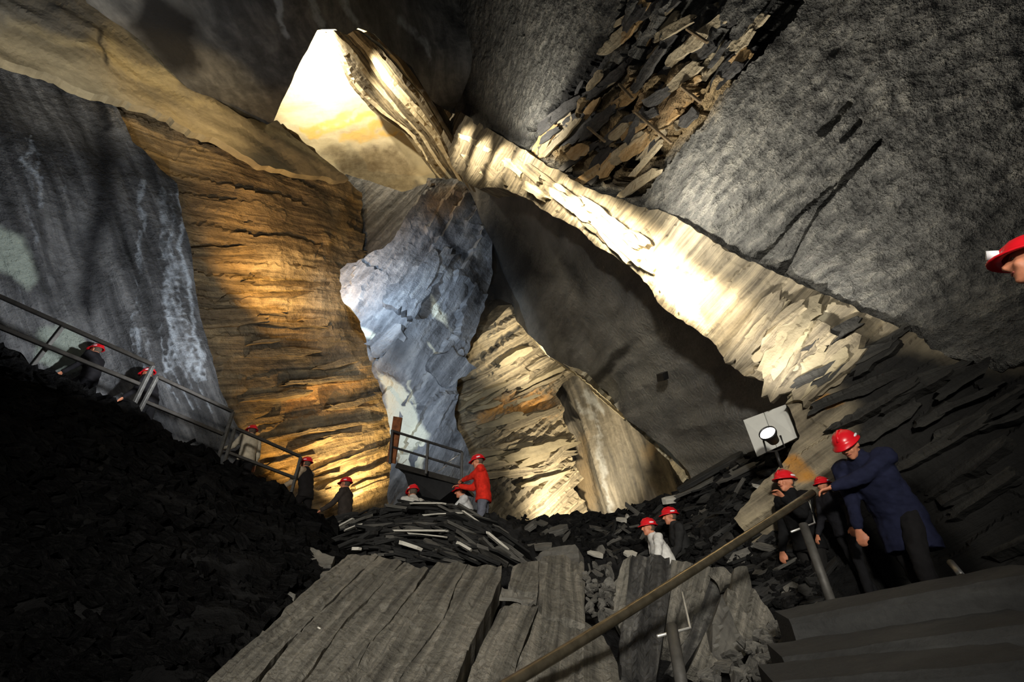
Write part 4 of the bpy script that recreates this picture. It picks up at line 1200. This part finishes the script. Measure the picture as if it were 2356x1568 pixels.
M['skin'] = flat_mat('skin', (196, 128, 96), 0.55, 0, 0.12, 20)
M['hair'] = flat_mat('grey_brown_hair', (84, 72, 60), 0.8, 0, 0.3, 40)
M['eye'] = flat_mat('eye', (30, 24, 20), 0.3)
M['lip'] = flat_mat('lip', (140, 72, 62), 0.5)
M['helmet'] = flat_mat('red_helmet_shell', (214, 22, 34), 0.3, 0, 0.08, 5, 0, 0.5)
M['tape'] = flat_mat('white_tape', (232, 230, 232), 0.5, 0, 0.05, 5)
M['boot'] = flat_mat('dark_boot', (30, 28, 26), 0.6)
CLOTH = {}
def cloth(c):
    if c not in CLOTH:
        CLOTH[c] = flat_mat('cloth_%d_%d_%d' % c, c, 0.9, 0, 0.18, 14, 0.004, 0.15)
    return CLOTH[c]

def person(label, top, z, yaw, jacket, trousers, height=1.76, lean=6, head=0, turn=0, arms=((10, 12, 20), (10, 12, 20)), legs=((12, 10), (-10, 14)), reach=None,
           sleeves=None, voxel=0.016, lamp=False, long_coat=False, tilt=0, tape=True, bulk=1.0, group='visitors in red helmets', carry=None):
    """top: picture point of the helmet top at depth z; yaw 0 faces away, 90 faces left in the picture"""
    s = height / 1.78
    feet = at(top[0], top[1], z) - Vector((0, 0, 0))
    root = empty('person')
    root.rotation_euler = (0, math.radians(tilt), math.radians(yaw))
    Rz = root.rotation_euler.to_matrix()
    # joints in the person's own frame: x right, y forward, z up
    ln = math.radians(lean)
    def up(p):      # bend the upper body about the hips
        p = Vector(p)
        q = p - Vector((0, 0, 0.95))
        return Vector((q.x, q.y * math.cos(ln) + q.z * math.sin(ln), 0.95 - q.y * math.sin(ln) + q.z * math.cos(ln)))
    Xa = Vector((1, 0, 0))
    Ya = up((0, 1, 0.95)) - Vector((0, 0, 0.95))
    Za = Xa.cross(Ya)
    pel, waist, chest, shl, neck = Vector((0, 0, 0.95)), up((0, 0.0, 1.10)), up((0, 0.015, 1.30)), up((0, 0.0, 1.43)), up((0, 0.01, 1.50))
    Rh = Matrix.Rotation(math.radians(turn), 3, 'Z') @ Matrix.Rotation(-ln + math.radians(-head) + ln * 0.6, 3, 'X')
    hc = neck + Rh @ Vector((0, 0.03, 0.115))
    topz = hc + Rh @ Vector((0, -0.01, 0.155))
    root.location = feet - Rz @ (topz * s)
    root.scale = (s, s, s)
    tag(root, label, 'person', group)
    inv = (root.rotation_euler.to_matrix().to_4x4())
    inv.translation = root.location
    inv = (inv @ Matrix.Diagonal((s, s, s, 1))).inverted()
    L1, L2 = 0.29, 0.26
    A = []
    for i, sx in enumerate((-1, 1)):        # left, right
        sh = up((0.185 * sx * bulk, 0.0, 1.415))
        if reach and reach[i] is not None:
            tg = inv @ Vector(reach[i])
            d = tg - sh
            dl = min(d.length, L1 + L2 - 0.01)
            d = d.normalized()
            ca = (L1 * L1 + dl * dl - L2 * L2) / (2 * L1 * dl)
            pole = Vector((0.35 * sx, -0.2, -1))
            pole = (pole - d * pole.dot(d)).normalized()
            el = sh + d * (L1 * ca) + pole * (L1 * math.sqrt(max(0, 1 - ca * ca)))
            wr = sh + d * dl
        else:
            p_, ab, ef = arms[i]
            def ddir(pa):
                v = Vector((0, math.sin(math.radians(pa)), -math.cos(math.radians(pa))))
                return (Matrix.Rotation(math.radians(-ab * sx), 3, 'Y') @ v).normalized()
            el = sh + ddir(p_) * L1
            wr = el + ddir(p_ + ef) * L2
        A.append((sh, el, wr))
    G = []
    for i, sx in enumerate((-1, 1)):
        hf, kf = legs[i]
        hip = Vector((0.09 * sx, 0, 0.92))
        kn = hip + Vector((0.01 * sx, math.sin(math.radians(hf)), -math.cos(math.radians(hf)))) * 0.43
        an = kn + Vector((0, math.sin(math.radians(hf - kf)), -math.cos(math.radians(hf - kf)))) * 0.42
        G.append((hip, kn, an))
    # ---- the body: one continuous skin
    bm = bmesh.new()
    def hp(x, y, zz):
        return hc + Rh @ Vector((x, y, zz))
    ell(bm, hp(0, 0, 0.015), (0.076, 0.094, 0.105), Rh)
    ell(bm, hp(0, 0.028, -0.06), (0.056, 0.066, 0.062), Rh)
    ell(bm, hp(0, 0.068, -0.098), (0.024, 0.022, 0.02), Rh)
    capsule(bm, hp(0, 0.088, 0.015), hp(0, 0.112, -0.022), 0.011, 0.017, 8)
    for sx in (-1, 1):
        ell(bm, hp(0.078 * sx, -0.008, -0.012), (0.012, 0.024, 0.034), Rh, 8, 6)
        ell(bm, hp(0.035 * sx, 0.072, -0.03), (0.024, 0.02, 0.022), Rh, 8, 6)
    capsule(bm, shl, hp(0, -0.02, -0.05), 0.062, 0.056)
    loft(bm, [(pel + Vector((0, 0, -0.06)), Xa * 0.13, Ya * 0.09), (waist, Xa * 0.125, Ya * 0.085), (chest, Xa * 0.15, Ya * 0.1), (shl, Xa * 0.13, Ya * 0.065)])
    for (sh, el, wr), sx in zip(A, (-1, 1)):
        capsule(bm, shl, sh, 0.06, 0.052); capsule(bm, sh, el, 0.05, 0.04); capsule(bm, el, wr, 0.04, 0.027)
        # hand: palm, four fingers, thumb
        d = (wr - el).normalized()
        side = d.cross(Vector((0, 0, 1)) if abs(d.z) < 0.95 else Vector((0, 1, 0))).normalized()
        pn_ = side.cross(d).normalized()
        if pn_.z > 0: pn_ = -pn_
        pc = wr + d * 0.05
        loft(bm, [(wr - d * 0.01, side * 0.027, pn_ * 0.02), (pc - d * 0.01, side * 0.04, pn_ * 0.016), (wr + d * 0.095, side * 0.041, pn_ * 0.013)], 10)
        for k, (off, ln_) in enumerate(((-0.032, 0.060), (-0.011, 0.074), (0.011, 0.068), (0.032, 0.054))):
            p0 = wr + d * 0.088 + side * off
            p1 = p0 + d * ln_ * 0.5 + pn_ * ln_ * 0.22
            p2 = p1 + d * ln_ * 0.22 + pn_ * ln_ * 0.45
            capsule(bm, p0, p1, 0.0100, 0.0095, 7); capsule(bm, p1, p2, 0.0095, 0.0085, 7)
        th = side * (-sx if side.dot(Vector((1, 0, 0))) > 0 else sx)
        t0 = wr + d * 0.03 + th * 0.03
        t1 = t0 + d * 0.035 + th * 0.028 + pn_ * 0.012
        capsule(bm, t0, t1, 0.013, 0.0115, 7); capsule(bm, t1, t1 + d * 0.03 + pn_ * 0.012, 0.0115, 0.0095, 7)
    for hip, kn, an in G:
        capsule(bm, hip, kn, 0.078, 0.05); capsule(bm, kn, an, 0.05, 0.036)
        capsule(bm, an + Vector((0, -0.03, -0.04)), an + Vector((0, 0.13, -0.055)), 0.035, 0.03)
    body = link('body', fuse('body', bm, min(voxel, 0.0115), 2), M['skin'], root)
    for sx in (-1, 1):
        bm = bmesh.new(); ell(bm, hp(0.032 * sx, 0.083, 0.012), (0.011, 0.007, 0.006), Rh, 8, 6)
        link('eye', to_mesh('eye', bm, True), M['eye'], body)
    bm = bmesh.new(); ell(bm, hp(0, 0.089, -0.058), (0.024, 0.007, 0.006), Rh, 8, 6)
    link('mouth', to_mesh('mouth', bm, True), M['lip'], body)
    bm = bmesh.new(); ell(bm, hp(0, -0.022, 0.01), (0.083, 0.085, 0.09), Rh, 12, 8)
    link('hair', to_mesh('hair', bm, True), M['hair'], root)
    # ---- jacket
    k = bulk
    hem = -0.34 if long_coat else -0.10
    bm = bmesh.new()
    loft(bm, [(pel + Vector((0, -0.0, hem)), Xa * 0.20 * k, Vector((0, 1, 0)) * 0.15 * k), (pel + Vector((0, 0, 0.0)), Xa * 0.185 * k, Ya * 0.14 * k), (waist, Xa * 0.18 * k, Ya * 0.135 * k), (chest, Xa * 0.20 * k, Ya * 0.145 * k),
              (shl + Za * -0.02, Xa * 0.175 * k, Ya * 0.105 * k), (neck + Za * 0.005, Xa * 0.078, Ya * 0.08), (neck + Za * 0.04, Xa * 0.07, Ya * 0.072)])
    def sleeve(bm):
        for sh, el, wr in A:
            capsule(bm, sh + (shl - sh) * 0.25, sh, 0.082 * k, 0.078 * k)
            capsule(bm, sh, el, 0.074 * k, 0.060 * k); capsule(bm, el, el.lerp(wr, 0.93), 0.060 * k, 0.046)
    if sleeves is None:
        sleeve(bm)
    jk = link('jacket' if sleeves is None else 'vest', fuse('jacket', bm, voxel, 3, 0.018), cloth(jacket), root)
    if sleeves is not None:
        bm = bmesh.new(); sleeve(bm)
        link('sleeves', fuse('sleeves', bm, voxel, 3, 0.014), cloth(sleeves), root)
    # ---- trousers and boots
    bm = bmesh.new()
    loft(bm, [(pel + Vector((0, 0, 0.06)), Xa * 0.165 * k, Ya * 0.118 * k), (pel + Vector((0, 0, -0.04)), Xa * 0.17 * k, Vector((0, 0.13, 0)) * k), (pel + Vector((0, 0, -0.11)), Xa * 0.15 * k, Vector((0, 0.11, 0)))])
    for hip, kn, an in G:
        capsule(bm, hip, kn, 0.098 * k, 0.072); capsule(bm, kn, an + Vector((0, 0, 0.01)), 0.072, 0.062)
    link('trousers', fuse('trousers', bm, voxel, 3, 0.014), cloth(trousers), root)
    for hip, kn, an in G:
        bm = bmesh.new()
        capsule(bm, an + Vector((0, 0, 0.06)), an + Vector((0, -0.01, -0.03)), 0.055, 0.05)
        ell(bm, an + Vector((0, 0.07, -0.055)), (0.05, 0.14, 0.042))
        link('boot', fuse('boot', bm, 0.018, 2), M['boot'], root)
    # ---- helmet
    bm = bmesh.new()
    prof = []
    for t in range(9):
        a = t / 8 * math.pi / 2
        prof.append((math.cos(a), math.sin(a)))
    nseg = 24
    def hring(rx, ry, zz, lip=0.0):
        r = []
        for q in range(nseg):
            an_ = 2 * math.pi * q / nseg
            f = max(0.0, math.sin(an_))
            r.append(bm.verts.new(hp(rx * math.cos(an_), -0.008 + ry * math.sin(an_) + lip * f * f * 0.035, zz - lip * f * 0.012)))
        return r
    rings = [hring(0.100, 0.124, 0.028), hring(0.124, 0.148, 0.022, 1.0), hring(0.126, 0.150, 0.032, 1.0), hring(0.106, 0.130, 0.042)]
    for cx, sx_ in prof[1:-1]:
        rings.append(hring(0.106 * cx ** 0.8, 0.130 * cx ** 0.8, 0.042 + 0.103 * sx_))
    for p, q in zip(rings, rings[1:]):
        for j in range(nseg):
            bm.faces.new((p[j], p[(j + 1) % nseg], q[(j + 1) % nseg], q[j]))
    bm.faces.new(rings[-1])
    hl = link('helmet', to_mesh('helmet', bm, True), M['helmet'], root)
    bm = bmesh.new()
    secs = [(hp(0, -0.008 + 0.132 * math.cos(t), 0.046 + 0.104 * math.sin(t) * 1.04), Rh @ Vector((0.014, 0, 0)), Rh @ Vector((0, 0.006 * math.cos(t), 0.006 * math.sin(t)))) for t in [math.radians(x) for x in (20, 55, 90, 125, 160)]]
    loft(bm, secs, 8)
    link('ridge', to_mesh('ridge', bm, True), M['helmet'], hl)
    if tape:
        for sx in (-1, 1):
            bm = bmesh.new()
            ell(bm, hp(0.104 * sx, -0.03, 0.062), (0.007, 0.042, 0.012), Rh, 10, 6)
            link('reflective_strip', to_mesh('reflective_strip', bm, True), M['tape'], hl)
    if lamp:
        bm = bmesh.new()
        bm_tube(bm, [hp(0, 0.12, 0.065), hp(0, 0.165, 0.068)], [0.026, 0.03], 12)
        lm = link('headlamp', to_mesh('headlamp', bm, True), M['tape'], hl)
        bm = bmesh.new()
        bm_tube(bm, [hp(0, 0.164, 0.068), hp(0, 0.17, 0.068)], 0.012, 12)
    return root

DARK = (26, 26, 29)
person('dim visitor in dark clothes climbing behind the topmost railing section', (228, 791), 9.9, 95, (34, 33, 36), (24, 24, 26), lean=14, arms=((12, 6, 30), (-10, 8, 20)), legs=((35, 45), (-10, 15)))
person('dim stooping visitor half hidden by the double railing post', (342, 846), 10.0, 100, (30, 29, 32), (22, 22, 24), lean=24, head=8, arms=((8, 6, 25), (5, 8, 20)))
person('visitor in a beige top climbing the left stairs behind the lowest railing', (583, 977), 10.7, 62, (186, 176, 156), (26, 25, 26), lean=10, arms=((40, 10, 50), (-10, 14, 30)), legs=((38, 50), (-8, 10)))
person('visitor in a dark vest with pale sleeves beside the end of the left railing', (708, 1050), 10.0, 80, (30, 28, 28), (24, 22, 22), sleeves=(150, 134, 112), lean=14, head=-4, arms=((20, 12, 40), (5, 14, 55)), legs=((30, 40), (-10, 10)))
person('visitor in a dark brown jacket before the glowing foot of the left wall', (798, 1096), 9.9, 84, (56, 50, 46), (26, 24, 24), lean=8, arms=((25, 10, 30), (10, 10, 20)))
person('visitor in a grey and white top, seen only to the chest behind the heap crest', (950, 1114), 9.05, 40, (186, 184, 176), (60, 60, 62), lean=10, head=6, arms=((10, 12, 30), (10, 12, 30)))
person('man in a bright red jacket and grey jeans leaning on the viewing platform', (1097, 1044), 8.95, 88, (206, 44, 30), (92, 94, 104), lean=7, head=10, arms=((60, 6, 20), (60, 6, 20)), reach=(at(1052, 1113, 9.0), at(1058, 1118, 8.75)), voxel=0.013, legs=((4, 4), (-3, 4)))
person('visitor in a white top and red trousers half hidden behind the red jacket', (1060, 1112), 9.15, 95, (200, 202, 200), (190, 40, 36), lean=18, arms=((40, 8, 40), (30, 8, 40)))
person('walking visitor in a pale grey shirt, stooping behind the dark striped slab', (1489, 1190), 6.95, 92, (206, 204, 198), (52, 52, 56), height=1.62, lean=22, head=-6, arms=((15, 10, 25), (-5, 12, 25)), voxel=0.014)
person('walking visitor in a charcoal jacket with blue collar, behind the pale grey shirt', (1537, 1165), 7.5, 88, (40, 40, 40), (30, 30, 32), lean=10, arms=((15, 10, 25), (5, 12, 20)), voxel=0.014)
person('man in a black jacket with lit face standing beyond the handrail', (1800, 1079), 5.7, 112, (20, 20, 21), (34, 33, 32), lean=6, head=-2, arms=((40, 4, 90), (2, 8, 14)), voxel=0.013, tilt=-3)
person('small visitor whose helmet shows just above the upper end of the handrail', (1886, 1095), 5.15, 110, (30, 30, 34), (26, 26, 28), lean=8, height=1.2)
person('large stooping man in a long navy jacket gripping the upper end of the handrail', (1926, 990), 4.6, 118, (27, 30, 50), (24, 23, 24), lean=30, head=22, arms=((25, 10, 20), (0, 3, 12)), reach=(at(1880, 1140, 4.46), None), voxel=0.012, long_coat=True, bulk=1.12, height=1.84, legs=((26, 24), (-6, 12)))
person('visitor at the right edge, cropped to a tilted dim helmet with a round lamp', (2372, 542), 2.35, 55, (30, 30, 34), (26, 26, 28), lean=8, head=-18, lamp=True, tilt=0)
